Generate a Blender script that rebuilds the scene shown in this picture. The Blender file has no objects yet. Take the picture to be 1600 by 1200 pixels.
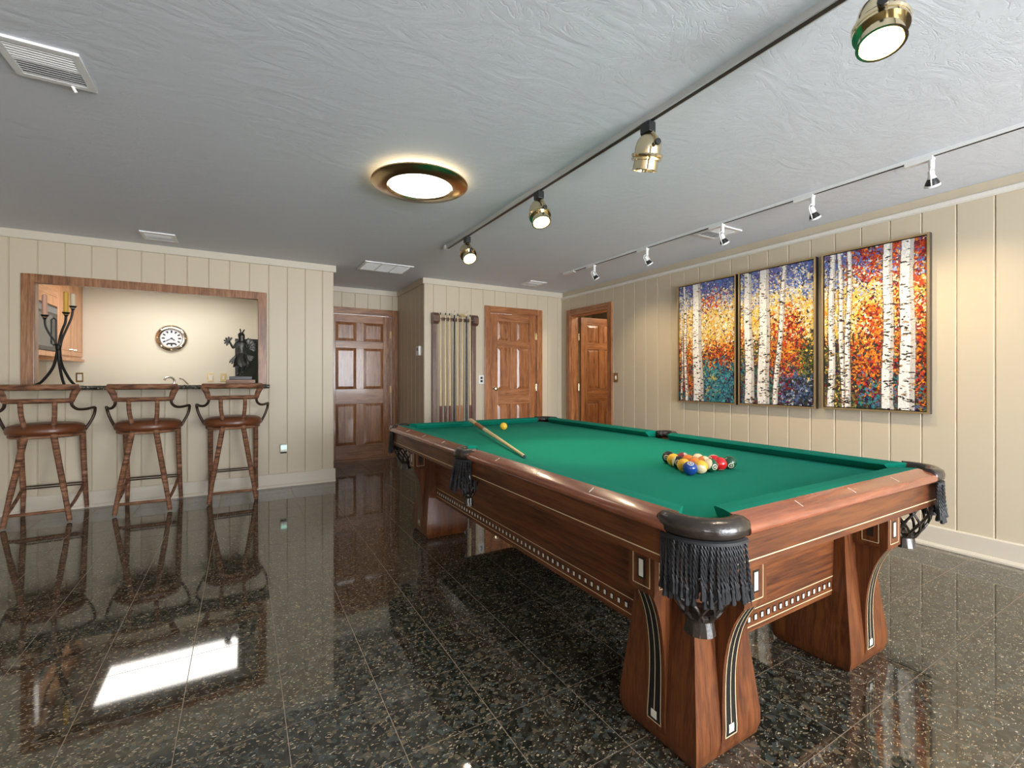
import bpy, bmesh, math, random
import numpy as np
from mathutils import Vector, Matrix
random.seed(7)
SC = bpy.context.scene
COL = SC.collection
R_ = math.radians

# ------------------------------------------------------------------ camera, sky, exposure
YAW = math.atan(420 / 720)
cam = bpy.data.cameras.new('camera'); camo = bpy.data.objects.new('camera', cam); COL.objects.link(camo)
camo.location = (0, 0, 1.172); camo.rotation_euler = (math.pi / 2, 0, -YAW)
cam.sensor_width = 36; cam.lens = 36 * 720 / 1600; cam.shift_y = -10 / 1600; cam.clip_start = 0.02
SC.camera = camo
SC.view_settings.view_transform = 'Standard'; SC.view_settings.look = 'None'
SC.view_settings.gamma = 1; SC.view_settings.use_curve_mapping = False
SC.view_settings.exposure = 0.15
w = bpy.data.worlds.new('sky'); SC.world = w; w.use_nodes = True
w.node_tree.nodes['Background'].inputs[0].default_value = (0.93, 0.96, 1.0, 1)
w.node_tree.nodes['Background'].inputs[1].default_value = 22.0
def portal(loc, rot, sx, sy):
    l = bpy.data.lights.new('window_daylight', 'AREA'); l.shape = 'RECTANGLE'; l.size = sx; l.size_y = sy
    l.cycles.is_portal = True
    o = bpy.data.objects.new('window_daylight', l); COL.objects.link(o); o.location = loc; o.rotation_euler = rot
CEIL = 2.44
BACK = -3.4; LEFTX = -3.4; RIGHTX = 4.15; BARY = 5.54; CUEY = 5.62; ALCY = 6.76
WIN = [(0.6, 3.9, 0.08, 2.25), (-2.7, -1.6, 0.9, 2.15)]      # openings of the wall behind the camera
for (a, b, c, d) in WIN:
    portal(((a + b) / 2, BACK - 0.06, (c + d) / 2), (math.pi / 2, 0, 0), b - a, d - c)

# ------------------------------------------------------------------ helpers
class MB:
    def __init__(s): s.v = []; s.f = []
    def add(s, vs, fs):
        o = len(s.v); s.v += [tuple(p) for p in vs]; s.f += [tuple(i + o for i in q) for q in fs]; return s
    def box(s, x0, x1, y0, y1, z0, z1):
        return s.add([(x0,y0,z0),(x1,y0,z0),(x1,y1,z0),(x0,y1,z0),(x0,y0,z1),(x1,y0,z1),(x1,y1,z1),(x0,y1,z1)],
                     [(0,3,2,1),(4,5,6,7),(0,1,5,4),(1,2,6,5),(2,3,7,6),(3,0,4,7)])
    def prism(s, pts, axis, a0, a1):
        n = len(pts)
        def P(p, a): return (a, p[0], p[1]) if axis == 'x' else (p[0], a, p[1]) if axis == 'y' else (p[0], p[1], a)
        vs = [P(p, a0) for p in pts] + [P(p, a1) for p in pts]
        return s.add(vs, [tuple(range(n))[::-1], tuple(range(n, 2*n))] + [(i, (i+1) % n, n + (i+1) % n, n + i) for i in range(n)])
    def tube(s, pts, r, n=8, cap=True, flat=None):
        pts = [Vector(p) for p in pts]; m = len(pts)
        rs = r if isinstance(r, (list, tuple)) else [r] * m
        vs = []; up = None
        for i, p in enumerate(pts):
            t = (pts[min(i+1, m-1)] - pts[max(i-1, 0)]).normalized()
            if up is None:
                up = Vector((0,0,1)) if abs(t.z) < .9 else Vector((1,0,0))
            a = up - t * up.dot(t)
            if a.length < 1e-6: a = t.orthogonal()
            a.normalize(); b = t.cross(a); up = a
            for k in range(n):
                an = 2*math.pi*k/n
                vs.append(p + a*math.cos(an)*rs[i]*(flat or 1) + b*math.sin(an)*rs[i])
        fs = [(i*n+k, i*n+(k+1) % n, (i+1)*n+(k+1) % n, (i+1)*n+k) for i in range(m-1) for k in range(n)]
        if cap: fs += [tuple(range(n))[::-1], tuple(range((m-1)*n, m*n))]
        return s.add(vs, fs)
    def lathe(s, prof, n=24, c=(0,0,0), sx=1, sy=1):
        vs = [(c[0]+r*math.cos(2*math.pi*k/n)*sx, c[1]+r*math.sin(2*math.pi*k/n)*sy, c[2]+z) for r, z in prof for k in range(n)]
        m = len(prof)
        fs = [(i*n+k, i*n+(k+1) % n, (i+1)*n+(k+1) % n, (i+1)*n+k) for i in range(m-1) for k in range(n)]
        if prof[0][0] > 1e-5: fs.append(tuple(range(n))[::-1])
        if prof[-1][0] > 1e-5: fs.append(tuple(range((m-1)*n, m*n)))
        return s.add(vs, fs)
    def ring(s, prof, n=32, c=(0,0,0)):      # closed profile revolved
        m = len(prof)
        vs = [(c[0]+r*math.cos(2*math.pi*k/n), c[1]+r*math.sin(2*math.pi*k/n), c[2]+z) for r, z in prof for k in range(n)]
        fs = [(i*n+k, i*n+(k+1) % n, ((i+1) % m)*n+(k+1) % n, ((i+1) % m)*n+k) for i in range(m) for k in range(n)]
        return s.add(vs, fs)
    def xf(s, M): s.v = [tuple(M @ Vector(p)) for p in s.v]; return s
    def mesh(s, name, mat, smooth=False, bevel=0):
        me = bpy.data.meshes.new(name); me.from_pydata(s.v, [], s.f)
        bm = bmesh.new(); bm.from_mesh(me)
        bmesh.ops.remove_doubles(bm, verts=bm.verts, dist=1e-5)
        bmesh.ops.recalc_face_normals(bm, faces=bm.faces)
        if bevel:
            es = [e for e in bm.edges if len(e.link_faces) == 2 and e.calc_face_angle(0) > .6]
            bmesh.ops.bevel(bm, geom=es, offset=bevel, segments=2, affect='EDGES', profile=.6)
        bm.to_mesh(me); bm.free()
        if smooth:
            me.polygons.foreach_set('use_smooth', [True] * len(me.polygons))
            if smooth != 'all': me.set_sharp_from_angle(angle=R_(40))
        me.materials.append(mat); return me
    def build(s, name, mat, parent=None, smooth=False, bevel=0):
        return put(name, s.mesh(name, mat, smooth, bevel), parent)
def put(name, me, parent=None, loc=None, rot=None):
    o = bpy.data.objects.new(name, me); COL.objects.link(o)
    if parent is not None: o.parent = parent
    if loc is not None: o.location = loc
    if rot is not None: o.rotation_euler = rot
    return o
def tag(o, label, cat, group=None):
    o['label'] = label; o['category'] = cat
    if group: o['group'] = group
    return o
def thing(name, label, cat, loc=(0,0,0), group=None, rz=0):
    o = put(name, None, None, loc); o.rotation_euler = (0,0,rz)
    return tag(o, label, cat, group)
def struct(o): o['kind'] = 'structure'; return o
def B(*a): return MB().box(*a)

# ------------------------------------------------------------------ materials
def mat(name, col, rough=.5, metal=0, spec=.5, bump=None, emit=None, coat=0):
    m = bpy.data.materials.new(name); m.use_nodes = True
    nt = m.node_tree; b = nt.nodes['Principled BSDF']
    b.inputs['Base Color'].default_value = (*col, 1); b.inputs['Roughness'].default_value = rough
    b.inputs['Metallic'].default_value = metal; b.inputs['Specular IOR Level'].default_value = spec
    b.inputs['Coat Weight'].default_value = coat; b.inputs['Coat Roughness'].default_value = .08
    if emit:
        b.inputs['Emission Color'].default_value = (*emit[0], 1); b.inputs['Emission Strength'].default_value = emit[1]
    if bump:
        n = nt.nodes.new('ShaderNodeTexNoise'); n.inputs['Scale'].default_value = bump[0]; n.inputs['Detail'].default_value = 4
        tc = nt.nodes.new('ShaderNodeTexCoord'); nt.links.new(tc.outputs['Object'], n.inputs['Vector'])
        bu = nt.nodes.new('ShaderNodeBump'); bu.inputs['Strength'].default_value = bump[1]; bu.inputs['Distance'].default_value = .01
        nt.links.new(n.outputs[0], bu.inputs['Height']); nt.links.new(bu.outputs[0], b.inputs['Normal'])
    return m
def ramp(nt, stops):
    r = nt.nodes.new('ShaderNodeValToRGB'); cr = r.color_ramp
    while len(cr.elements) < len(stops): cr.elements.new(.5)
    for e, (p, c) in zip(cr.elements, stops): e.position = p; e.color = (*c, 1)
    return r
def wood(name, c0, c1, c2, axis='z', scale=1.0, rough=.32, coat=.3, spec=.5, stretch=14):
    m = mat(name, c1, rough, coat=coat, spec=spec); nt = m.node_tree; b = nt.nodes['Principled BSDF']
    tc = nt.nodes.new('ShaderNodeTexCoord'); mp = nt.nodes.new('ShaderNodeMapping')
    oi = nt.nodes.new('ShaderNodeObjectInfo')
    add = nt.nodes.new('ShaderNodeVectorMath'); add.operation = 'ADD'
    mul = nt.nodes.new('ShaderNodeVectorMath'); mul.operation = 'SCALE'; mul.inputs[0].default_value = (3.1, 5.7, 2.3)
    nt.links.new(oi.outputs['Random'], mul.inputs['Scale'])
    nt.links.new(tc.outputs['Object'], add.inputs[0]); nt.links.new(mul.outputs[0], add.inputs[1])
    sc = [stretch*scale]*3; sc['xyz'.index(axis)] = 1.1*scale; mp.inputs['Scale'].default_value = sc
    nt.links.new(add.outputs[0], mp.inputs['Vector'])
    n = nt.nodes.new('ShaderNodeTexNoise'); n.inputs['Scale'].default_value = 1.6; n.inputs['Detail'].default_value = 3
    n.inputs['Distortion'].default_value = 1.2
    nt.links.new(mp.outputs[0], n.inputs['Vector'])
    f = nt.nodes.new('ShaderNodeTexNoise'); f.inputs['Scale'].default_value = 9; f.inputs['Detail'].default_value = 5
    nt.links.new(mp.outputs[0], f.inputs['Vector'])
    mx = nt.nodes.new('ShaderNodeMath'); mx.operation = 'MULTIPLY_ADD'; mx.inputs[1].default_value = .45
    nt.links.new(f.outputs[0], mx.inputs[0])
    hm = nt.nodes.new('ShaderNodeMath'); hm.operation = 'MULTIPLY'; hm.inputs[1].default_value = .62
    nt.links.new(n.outputs[0], hm.inputs[0]); nt.links.new(hm.outputs[0], mx.inputs[2])
    r = ramp(nt, [(.38, c0), (.52, c1), (.66, c2)])
    nt.links.new(mx.outputs[0], r.inputs[0]); nt.links.new(r.outputs[0], b.inputs['Base Color'])
    return m
def woods(name, c0, c1, c2, **k): return {a: wood(name + '_' + a, c0, c1, c2, a, **k) for a in 'xyz'}

PAINT = (.56, .48, .355)
M_wall = mat('beige_paint', PAINT, .45, bump=(60, .03))
M_trimp = mat('beige_trim_paint', (.60, .54, .44), .35)
M_kwall = mat('kitchen_cream_paint', (.80, .745, .61), .6)
M_white = mat('white_enamel', (.80, .80, .79), .3)
M_whiteplas = mat('white_plastic', (.82, .81, .77), .35)
M_black = mat('black_plastic', (.015, .015, .016), .35)
M_dark = mat('dark_void', (.02, .02, .02), .8)
M_grout = mat('grout', (.36, .27, .19), .7)
M_brass = mat('polished_brass', (.80, .68, .45), .12, 1)
M_brassd = mat('aged_brass', (.42, .30, .14), .3, 1)
M_chrome = mat('chrome', (.75, .75, .76), .12, 1)
M_iron = mat('wrought_iron', (.02, .018, .016), .45, .6)
M_bronze = mat('bronze', (.06, .058, .052), .35, .8, bump=(60, .4))
OAK = woods('oak', (.13, .046, .016), (.25, .098, .034), (.36, .165, .065))
OAKR = woods('oak_red', (.15, .048, .016), (.30, .108, .036), (.42, .175, .068))
MAH = woods('mahogany', (.050, .014, .0045), (.105, .030, .008), (.160, .050, .0125), coat=.10, rough=.42, spec=.35, stretch=20)
RAIL = woods('rail_rosewood', (.16, .044, .020), (.22, .064, .029), (.29, .092, .042), coat=.6, rough=.25)
RACKW = woods('rack_walnut', (.05, .022, .014), (.11, .048, .030), (.17, .085, .06))
MAPLE = woods('maple_cabinet', (.50, .22, .09), (.62, .30, .14), (.70, .38, .20), stretch=9, coat=.1)
M_inlay = mat('pale_inlay', (.70, .56, .34), .35)
M_pearl = mat('pearl_inlay', (.80, .77, .66), .2)
M_ebony = mat('ebony_inlay', (.012, .011, .010), .3)
M_leatherb = mat('black_leather', (.024, .017, .013), .22, bump=(90, .15), coat=.2)
M_cord = mat('black_cord', (.014, .014, .016), .6)
M_cushleather = mat('brown_leather', (.13, .040, .014), .33, bump=(40, .12))
def cloth_mat():
    m = mat('green_baize', (.003, .19, .125), .85, spec=.06); nt = m.node_tree; b = nt.nodes['Principled BSDF']
    b.inputs['Sheen Weight'].default_value = .02; b.inputs['Sheen Tint'].default_value = (.5, .9, .75, 1)
    n = nt.nodes.new('ShaderNodeTexNoise'); n.inputs['Scale'].default_value = 400
    tc = nt.nodes.new('ShaderNodeTexCoord'); nt.links.new(tc.outputs['Object'], n.inputs['Vector'])
    r = ramp(nt, [(.3, (.003, .17, .112)), (.7, (.005, .215, .142))])
    nt.links.new(n.outputs[0], r.inputs[0]); nt.links.new(r.outputs[0], b.inputs['Base Color']); return m
M_cloth = cloth_mat()
def granite(name, dark=1.0):
    m = mat(name, (.02, .022, .02), .045, spec=.5); nt = m.node_tree; b = nt.nodes['Principled BSDF']
    b.inputs['IOR'].default_value = 1.95
    tc = nt.nodes.new('ShaderNodeTexCoord'); oi = nt.nodes.new('ShaderNodeObjectInfo')
    mul = nt.nodes.new('ShaderNodeVectorMath'); mul.operation = 'SCALE'; mul.inputs[0].default_value = (13.1, 27.7, 5.3)
    nt.links.new(oi.outputs['Random'], mul.inputs['Scale'])
    add = nt.nodes.new('ShaderNodeVectorMath'); nt.links.new(tc.outputs['Object'], add.inputs[0]); nt.links.new(mul.outputs[0], add.inputs[1])
    d = nt.nodes.new('ShaderNodeTexNoise'); d.inputs['Scale'].default_value = 28; d.inputs['Detail'].default_value = 2
    nt.links.new(add.outputs[0], d.inputs['Vector'])
    wv = nt.nodes.new('ShaderNodeVectorMath'); wv.operation = 'SCALE'; wv.inputs['Scale'].default_value = .035
    nt.links.new(d.outputs[1], wv.inputs[0])
    ad2 = nt.nodes.new('ShaderNodeVectorMath'); nt.links.new(add.outputs[0], ad2.inputs[0]); nt.links.new(wv.outputs[0], ad2.inputs[1])
    big = nt.nodes.new('ShaderNodeTexVoronoi'); big.inputs['Scale'].default_value = 62
    nt.links.new(ad2.outputs[0], big.inputs['Vector'])
    sep = nt.nodes.new('ShaderNodeSeparateColor'); nt.links.new(big.outputs['Color'], sep.inputs[0])
    r1 = ramp(nt, [(0, (.010, .010, .008)), (.40, (.030, .029, .021)), (.70, (.056, .053, .038)), (.88, (.060, .074, .070)), (1, (.14, .105, .06))])
    nt.links.new(sep.outputs[0], r1.inputs[0])
    # cream flakes along crystal edges
    fl = nt.nodes.new('ShaderNodeTexVoronoi'); fl.inputs['Scale'].default_value = 92
    mp = nt.nodes.new('ShaderNodeMapping'); mp.inputs['Scale'].default_value = (1, 2.4, 1); mp.inputs['Rotation'].default_value = (0, 0, .5)
    nt.links.new(ad2.outputs[0], mp.inputs['Vector']); nt.links.new(mp.outputs[0], fl.inputs['Vector'])
    s2 = nt.nodes.new('ShaderNodeSeparateColor'); nt.links.new(fl.outputs['Color'], s2.inputs[0])
    g = nt.nodes.new('ShaderNodeMath'); g.operation = 'GREATER_THAN'; g.inputs[1].default_value = .67
    nt.links.new(s2.outputs[0], g.inputs[0])
    l = nt.nodes.new('ShaderNodeMath'); l.operation = 'LESS_THAN'; l.inputs[1].default_value = .40
    nt.links.new(fl.outputs['Distance'], l.inputs[0])
    mm = nt.nodes.new('ShaderNodeMath'); mm.operation = 'MULTIPLY'; nt.links.new(g.outputs[0], mm.inputs[0]); nt.links.new(l.outputs[0], mm.inputs[1])
    fc = ramp(nt, [(0, (.12, .075, .03)), (.5, (.30, .215, .115)), (1, (.58, .50, .36))]); nt.links.new(s2.outputs[1], fc.inputs[0])
    mix = nt.nodes.new('ShaderNodeMix'); mix.data_type = 'RGBA'
    nt.links.new(mm.outputs[0], mix.inputs[0]); nt.links.new(r1.outputs[0], mix.inputs[6]); nt.links.new(fc.outputs[0], mix.inputs[7])
    nt.links.new(mix.outputs[2], b.inputs['Base Color']); return m
M_granite = granite('polished_granite')
def ceiling_mat():
    m = mat('troweled_plaster', (.66, .685, .735), .65, spec=.3); nt = m.node_tree; b = nt.nodes['Principled BSDF']
    tc = nt.nodes.new('ShaderNodeTexCoord')
    n = nt.nodes.new('ShaderNodeTexNoise'); n.inputs['Scale'].default_value = 3.2; n.inputs['Detail'].default_value = 5; n.inputs['Distortion'].default_value = 2.2
    mp = nt.nodes.new('ShaderNodeMapping'); mp.inputs['Scale'].default_value = (1, 2.2, 1); mp.inputs['Rotation'].default_value = (0, 0, .7)
    nt.links.new(tc.outputs['Object'], mp.inputs[0]); nt.links.new(mp.outputs[0], n.inputs['Vector'])
    v = nt.nodes.new('ShaderNodeTexVoronoi'); v.inputs['Scale'].default_value = 4.5; v.feature = 'DISTANCE_TO_EDGE'
    a2 = nt.nodes.new('ShaderNodeVectorMath'); s3 = nt.nodes.new('ShaderNodeVectorMath'); s3.operation = 'SCALE'; s3.inputs['Scale'].default_value = .9
    nt.links.new(n.outputs[1], s3.inputs[0]); nt.links.new(mp.outputs[0], a2.inputs[0]); nt.links.new(s3.outputs[0], a2.inputs[1])
    nt.links.new(a2.outputs[0], v.inputs['Vector'])
    rr = ramp(nt, [(0, (0, 0, 0)), (.06, (1, 1, 1))]); nt.links.new(v.outputs['Distance'], rr.inputs[0])
    sm = nt.nodes.new('ShaderNodeMath'); sm.operation = 'MULTIPLY_ADD'; sm.inputs[1].default_value = .25
    nt.links.new(rr.outputs[0], sm.inputs[0]); nt.links.new(n.outputs[0], sm.inputs[2])
    bu = nt.nodes.new('ShaderNodeBump'); bu.inputs['Strength'].default_value = .18; bu.inputs['Distance'].default_value = .02
    nt.links.new(sm.outputs[0], bu.inputs['Height']); nt.links.new(bu.outputs[0], b.inputs['Normal']); return m
M_ceil = ceiling_mat()
def emis(name, col, s): return mat(name, (.8, .8, .8), .5, emit=(col, s))

# ------------------------------------------------------------------ floor and ceiling
fl = struct(B(LEFTX - .2, 6.2, BACK - .2, 8.2, -.06, -.0008).build('floor', M_grout))
PX, PY, X0, Y0 = .3125, .3195, .438, 1.40
tile_me = MB().box(-PX/2+.0014, PX/2-.0014, -PY/2+.0014, PY/2-.0014, -.012, 0).mesh('floor_tile', M_granite)
spots = []
for i in range(-13, 12):
    for j in range(-15, 17):
        x = X0 + (i + .5)*PX; y = Y0 + (j + .5)*PY
        if x < LEFTX or x > RIGHTX + .1 or y < BACK or y > ALCY: continue
        if y > CUEY and not (.85 < x < 2.1): continue
        if y > BARY + .05 and x < .8: continue
        f = x*math.sin(YAW) + y*math.cos(YAW); r = x*math.cos(YAW) - y*math.sin(YAW)
        vis = f > .4 and abs(r/f) < 1.35 and (1.172/f)*720 < 900
        spots.append((0 if vis else 1, f if f > 0 else 9, x, y))
spots.sort()
rest = MB()
for k, (v, f, x, y) in enumerate(spots):
    if k < 300 and not v: put('floor_tile', tile_me, fl, (x, y, 0))
    else: rest.box(x-PX/2+.0014, x+PX/2-.0014, y-PY/2+.0014, y+PY/2-.0014, -.012, 0)
o = rest.build('outer_floor_tiles', M_granite, fl); o['kind'] = 'stuff'
ce = struct(B(LEFTX - .2, 6.2, BACK - .2, 8.2, CEIL, CEIL + .08).build('ceiling', M_ceil))

# ------------------------------------------------------------------ panelled walls
def rects(a0, a1, z0, z1, ops):
    xs = sorted({a0, a1, *[min(max(v, a0), a1) for o in ops for v in o[:2]]}); out = []
    for p, q in zip(xs, xs[1:]):
        if q - p < 1e-4: continue
        m = (p + q)/2; hs = sorted([(o[2], o[3]) for o in ops if o[0] < m < o[1]]); z = z0
        for lo, hi in hs:
            if lo > z + 1e-4: out.append((p, q, z, lo))
            z = max(z, hi)
        if z < z1 - 1e-4: out.append((p, q, z, z1))
    return out
def wallbox(mb, axis, p0, p1, r):
    if axis == 'y': mb.box(r[0], r[1], min(p0, p1), max(p0, p1), r[2], r[3])
    else: mb.box(min(p0, p1), max(p0, p1), r[0], r[1], r[2], r[3])
def panel_wall(name, axis, plane, n, a0, a1, thick, ops=(), phase=None, pitch=.178, boards=True, material=None, b0=0, b1=0):
    """plane = visible face; n = side the room is on (+1/-1 along axis normal)"""
    mb = MB()
    off = .014 if boards else 0
    for r in rects(a0 + b0, a1 - b1, 0, CEIL, ops): wallbox(mb, axis, plane - n*off, plane - n*thick, r)
    wl = struct(mb.build(name, material or M_wall))
    if boards:
        k0 = math.floor((a0 - phase)/pitch)
        t = phase + k0*pitch
        while t < a1 - .002:
            p, q = max(t, a0), min(t + pitch, a1); t += pitch
            if q - p < .004: continue
            bm = MB()
            for (u, v, lo, hi) in rects(p, q, .02, CEIL - .02, ops):
                ch = .006; d0 = plane - n*.0139; d1 = plane; dm = plane - n*.0075
                pts = [(u, d0), (u, dm if u == p else d1), (u + (ch if u == p else 0), d1), (v - (ch if v == q else 0), d1), (v, dm if v == q else d1), (v, d0)]
                pp = []
                for c in pts:
                    if not pp or (abs(c[0]-pp[-1][0]) + abs(c[1]-pp[-1][1])) > 1e-6: pp.append(c)
                if axis == 'x': pp = [(y, x) for x, y in pp]
                bm.prism(pp, 'z', lo, hi)
            if bm.v: bm.build('wall_board', M_wall, wl)
    return wl
OPEN_BAR = (-1.60, .175, 1.06, 2.035)
OPEN_KIT = OPEN_BAR
panel_wall('wall_bar', 'y', BARY, -1, LEFTX, .888, .13, [OPEN_BAR], phase=.768, b1=.0145)
panel_wall('wall_cue_rack', 'y', CUEY, -1, 1.985, RIGHTX, .13, [(2.925, 3.695, 0, 2.075)], phase=2.109, b0=.0145)
panel_wall('wall_alcove_back', 'y', ALCY, -1, .888, 1.985, .13, [(.985, 1.895, 0, 2.085)], phase=1.19)
panel_wall('wall_alcove_side', 'x', 1.985, -1, CUEY + .0145, ALCY + .1, .12, phase=CUEY, pitch=.165)
panel_wall('wall_alcove_inner', 'x', .888, 1, BARY + .0145, ALCY + .1, .10, phase=BARY)
panel_wall('wall_right', 'x', RIGHTX, -1, BACK, CUEY + .13, .13, [(4.60, 5.40, 0, 2.08)], phase=1.173, pitch=.1845)
panel_wall('wall_left', 'x', LEFTX, 1, BACK, BARY, .12, phase=0)
panel_wall('wall_back', 'y', BACK, 1, LEFTX - .1, RIGHTX + .1, .12, WIN, phase=0)
for i, (a, b, c, d) in enumerate(WIN):
    f = MB(); y0, y1 = BACK - .10, BACK - .03
    f.box(a, a+.06, y0, y1, c, d); f.box(b-.06, b, y0, y1, c, d); f.box(a, b, y0, y1, c, c+.06); f.box(a, b, y0, y1, d-.06, d)
    f.box((a+b)/2-.04, (a+b)/2+.04, y0, y1, c, d)
    struct(f.build('window_%d' % (i+1), M_white))
# kitchen shell, room beyond the open door
panel_wall('wall_kitchen_back', 'y', 8.0, -1, -2.3, .80, .1, boards=False, material=M_kwall)
panel_wall('wall_kitchen_left', 'x', -2.15, 1, BARY + .13, 8.05, .1, boards=False, material=M_kwall)
panel_wall('wall_kitchen_right', 'x', .76, -1, BARY + .13, 8.05, .02, boards=False, material=M_kwall)
panel_wall('wall_hall_far', 'x', 5.9, -1, 3.6, 7.2, .1, phase=3.7)
panel_wall('wall_hall_end', 'y', 7.0, -1, RIGHTX + .1, 6.0, .1, phase=4.3)
panel_wall('wall_hall_near', 'y', 3.7, 1, RIGHTX + .1, 6.0, .1, boards=False)
panel_wall('wall_hall_side', 'x', 4.30, 1, CUEY + .05, 7.1, .12, boards=False)

def run(name, axis, plane, n, a0, a1, prof, m, gaps=()):
    """a moulding: prof = (distance off the wall, z) polygon"""
    mb = MB(); segs = [(a0, a1)]
    for g in gaps:
        segs = [s for (p, q) in segs for s in ((p, min(q, g[0])), (max(p, g[1]), q)) if s[1] - s[0] > .003]
    for p, q in segs:
        pts = [(plane + n*d, z) for d, z in prof]
        mb.prism(pts, 'y' if axis == 'x' else 'x', p, q)
    return struct(mb.build(name, m))
BASEP = [(0, 0), (.032, 0), (.032, .012), (.024, .026), (.016, .028), (.016, .136), (.010, .144), (0, .144)]
run('baseboard_bar', 'y', BARY, -1, LEFTX, .904, BASEP, M_trimp)
run('baseboard_cue_rack', 'y', CUEY, -1, 1.97, RIGHTX, BASEP, M_trimp, [(2.84, 3.78)])
run('baseboard_right', 'x', RIGHTX, -1, BACK, CUEY, BASEP, M_trimp, [(4.525, 5.485)])
run('baseboard_alcove', 'x', 1.985, -1, CUEY - .016, ALCY, BASEP, M_trimp)
run('baseboard_left', 'x', LEFTX, 1, BACK, BARY, BASEP, M_trimp)
CROWN = [(0, 2.366), (.018, 2.366), (.022, 2.372), (.022, CEIL - .001), (0, CEIL - .001)]
run('trim_1', 'y', BARY, -1, LEFTX, .91, CROWN, M_trimp)
run('trim_2', 'y', CUEY, -1, 1.963, RIGHTX, CROWN, M_trimp)
run('trim_3', 'y', ALCY, -1, .888, 1.985, CROWN, M_trimp)
run('trim_4', 'x', 1.985, -1, CUEY, ALCY, CROWN, M_wall)
run('trim_5', 'x', RIGHTX, -1, BACK, CUEY - .02, [(0, 2.375), (.006, 2.375), (.006, CEIL - .001), (0, CEIL - .001)], M_wall)
run('trim_6', 'x', RIGHTX, -1, BACK, CUEY - .02, [(0, 2.337), (.012, 2.337), (.026, 2.345), (.026, 2.368), (.010, 2.380), (0, 2.380)], mat('pale_trim_paint', (.74, .70, .64), .35))
# pass-through casing and jamb liner
t = MB(); y = BARY
t.box(-1.645, -1.562, y-.022, y, 1.10, 2.068); t.box(.135, .215, y-.022, y, 1.10, 2.068); t.box(-1.562, .135, y-.022, y, 1.995, 2.068)
cas = struct(t.build('trim_7', OAK['z'], bevel=.003))
j = MB(); j.box(-1.60, -1.575, y-.004, y+.135, 1.10, 2.03); j.box(.150, .175, y-.004, y+.135, 1.10, 2.03); j.box(-1.575, .150, y-.004, y+.135, 2.008, 2.033)
struct(j.build('trim_8', OAK['z']))

# ------------------------------------------------------------------ doors (six raised panels each)
def raised(mb, x0, x1, z0, z1, yf, s):
    """raised panel: bevelled field, yf = face y of stiles, s = toward viewer sign"""
    e = .038; d0 = yf - s*.012; d1 = yf - s*.002
    v = [(x0,d0,z0),(x1,d0,z0),(x1,d0,z1),(x0,d0,z1),(x0+e,d1,z0+e),(x1-e,d1,z0+e),(x1-e,d1,z1-e),(x0+e,d1,z1-e)]
    mb.add(v, [(4,5,6,7),(0,1,5,4),(1,2,6,5),(2,3,7,6),(3,0,4,7)])
def six_panel(parent, w, W, h=2.05, both=True):
    st = .115; mu = .105; pw = (w - 2*st - mu)/2; T = .036
    for x in (0, w - st): B(x, x+st, -T/2, T/2, .01, h).build('stile', W['z'], parent, bevel=.002)
    zs = [(.01, .215), (.80, 1.01), (1.59, 1.69), (1.955, h)]
    for a, b in zs: B(st, w-st, -T/2, T/2, a, b).build('rail', W['x'], parent, bevel=.002)
    for (a, b) in ((.215, .80), (1.01, 1.59), (1.69, 1.955)):
        B(st+pw, st+pw+mu, -T/2, T/2, a, b).build('mullion', W['z'], parent, bevel=.002)
        for x in (st, st+pw+mu):
            m = MB(); raised(m, x, x+pw, a, b, -T/2, -1); raised(m, x, x+pw, a, b, T/2, 1)
            m.box(x, x+pw, -.006, .006, a, b)
            m.build('panel', W['z'], parent)
def knob(parent, x, z, y, s=-1):
    m = MB().lathe([(0, 0), (.032, 0), (.032, .006), (.012, .010), (.010, .030), (.022, .036), (.030, .050), (.026, .062), (.012, .068), (0, .069)], 20)
    m.xf(Matrix.Translation((x, y, z)) @ Matrix.Rotation(R_(90)*(1 if s < 0 else -1), 4, 'X'))
    m.build('knob', M_brass, parent, smooth=True)
def casing(parent, w, W, h, cw=.086, left=True, right=True, y=-.02):
    """casing boards round an opening 0..w on the viewer's side"""
    for f, x in ((left, -cw), (right, w)):
        if f: B(x, x+cw, y-.022, y, 0, h + cw).build('casing', W['z'], parent, bevel=.004)
    B(0, w, y-.022, y, h, h+cw).build('casing', W['x'], parent, bevel=.004)
    B(-.012, .008, y, y+.13, 0, h).build('jamb', W['z'], parent); B(w-.008, w+.012, y, y+.13, 0, h).build('jamb', W['z'], parent)
    B(0, w, y, y+.13, h-.008, h+.012).build('jamb', W['x'], parent)
def hinge(parent, x, z, y, m=M_brass):
    k = MB().lathe([(.007, 0), (.007, .10)], 10, (x, y, z)); k.box(x-.022, x+.012, y+.006, y+.010, z, z+.10); k.build('hinge', m, parent, smooth=True)
d1 = struct(put('door_1', None, None, (.985, ALCY, 0))); d1['label'] = 'closed oak six panel door in the narrow alcove'
casing(d1, .91, OAK, 2.075, cw=.084, y=-.001)
s = put('slab', None, d1, (.010, .035, 0)); six_panel(s, .89, OAK, 2.065)
hinge(d1, .902, 1.75, .006, M_brassd); hinge(d1, .902, .95, .006, M_brassd); hinge(d1, .902, .2, .006, M_brassd)
B(-.05, .95, -.05, .06, 0, .018).build('threshold', OAK['x'], d1)
d2 = struct(put('door_2', None, None, (2.925, CUEY, 0))); d2['label'] = 'closed oak six panel door beside the cue rack'
casing(d2, .77, OAKR, 2.07, y=-.001)
s = put('slab', None, d2, (.010, .022, 0)); six_panel(s, .75, OAKR, 2.06)
knob(d2, .075, 1.02, .004); hinge(d2, .763, 1.72, -.004, M_brass); hinge(d2, .763, .98, -.004, M_brass); hinge(d2, .763, .2, -.004, M_brass)
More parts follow.
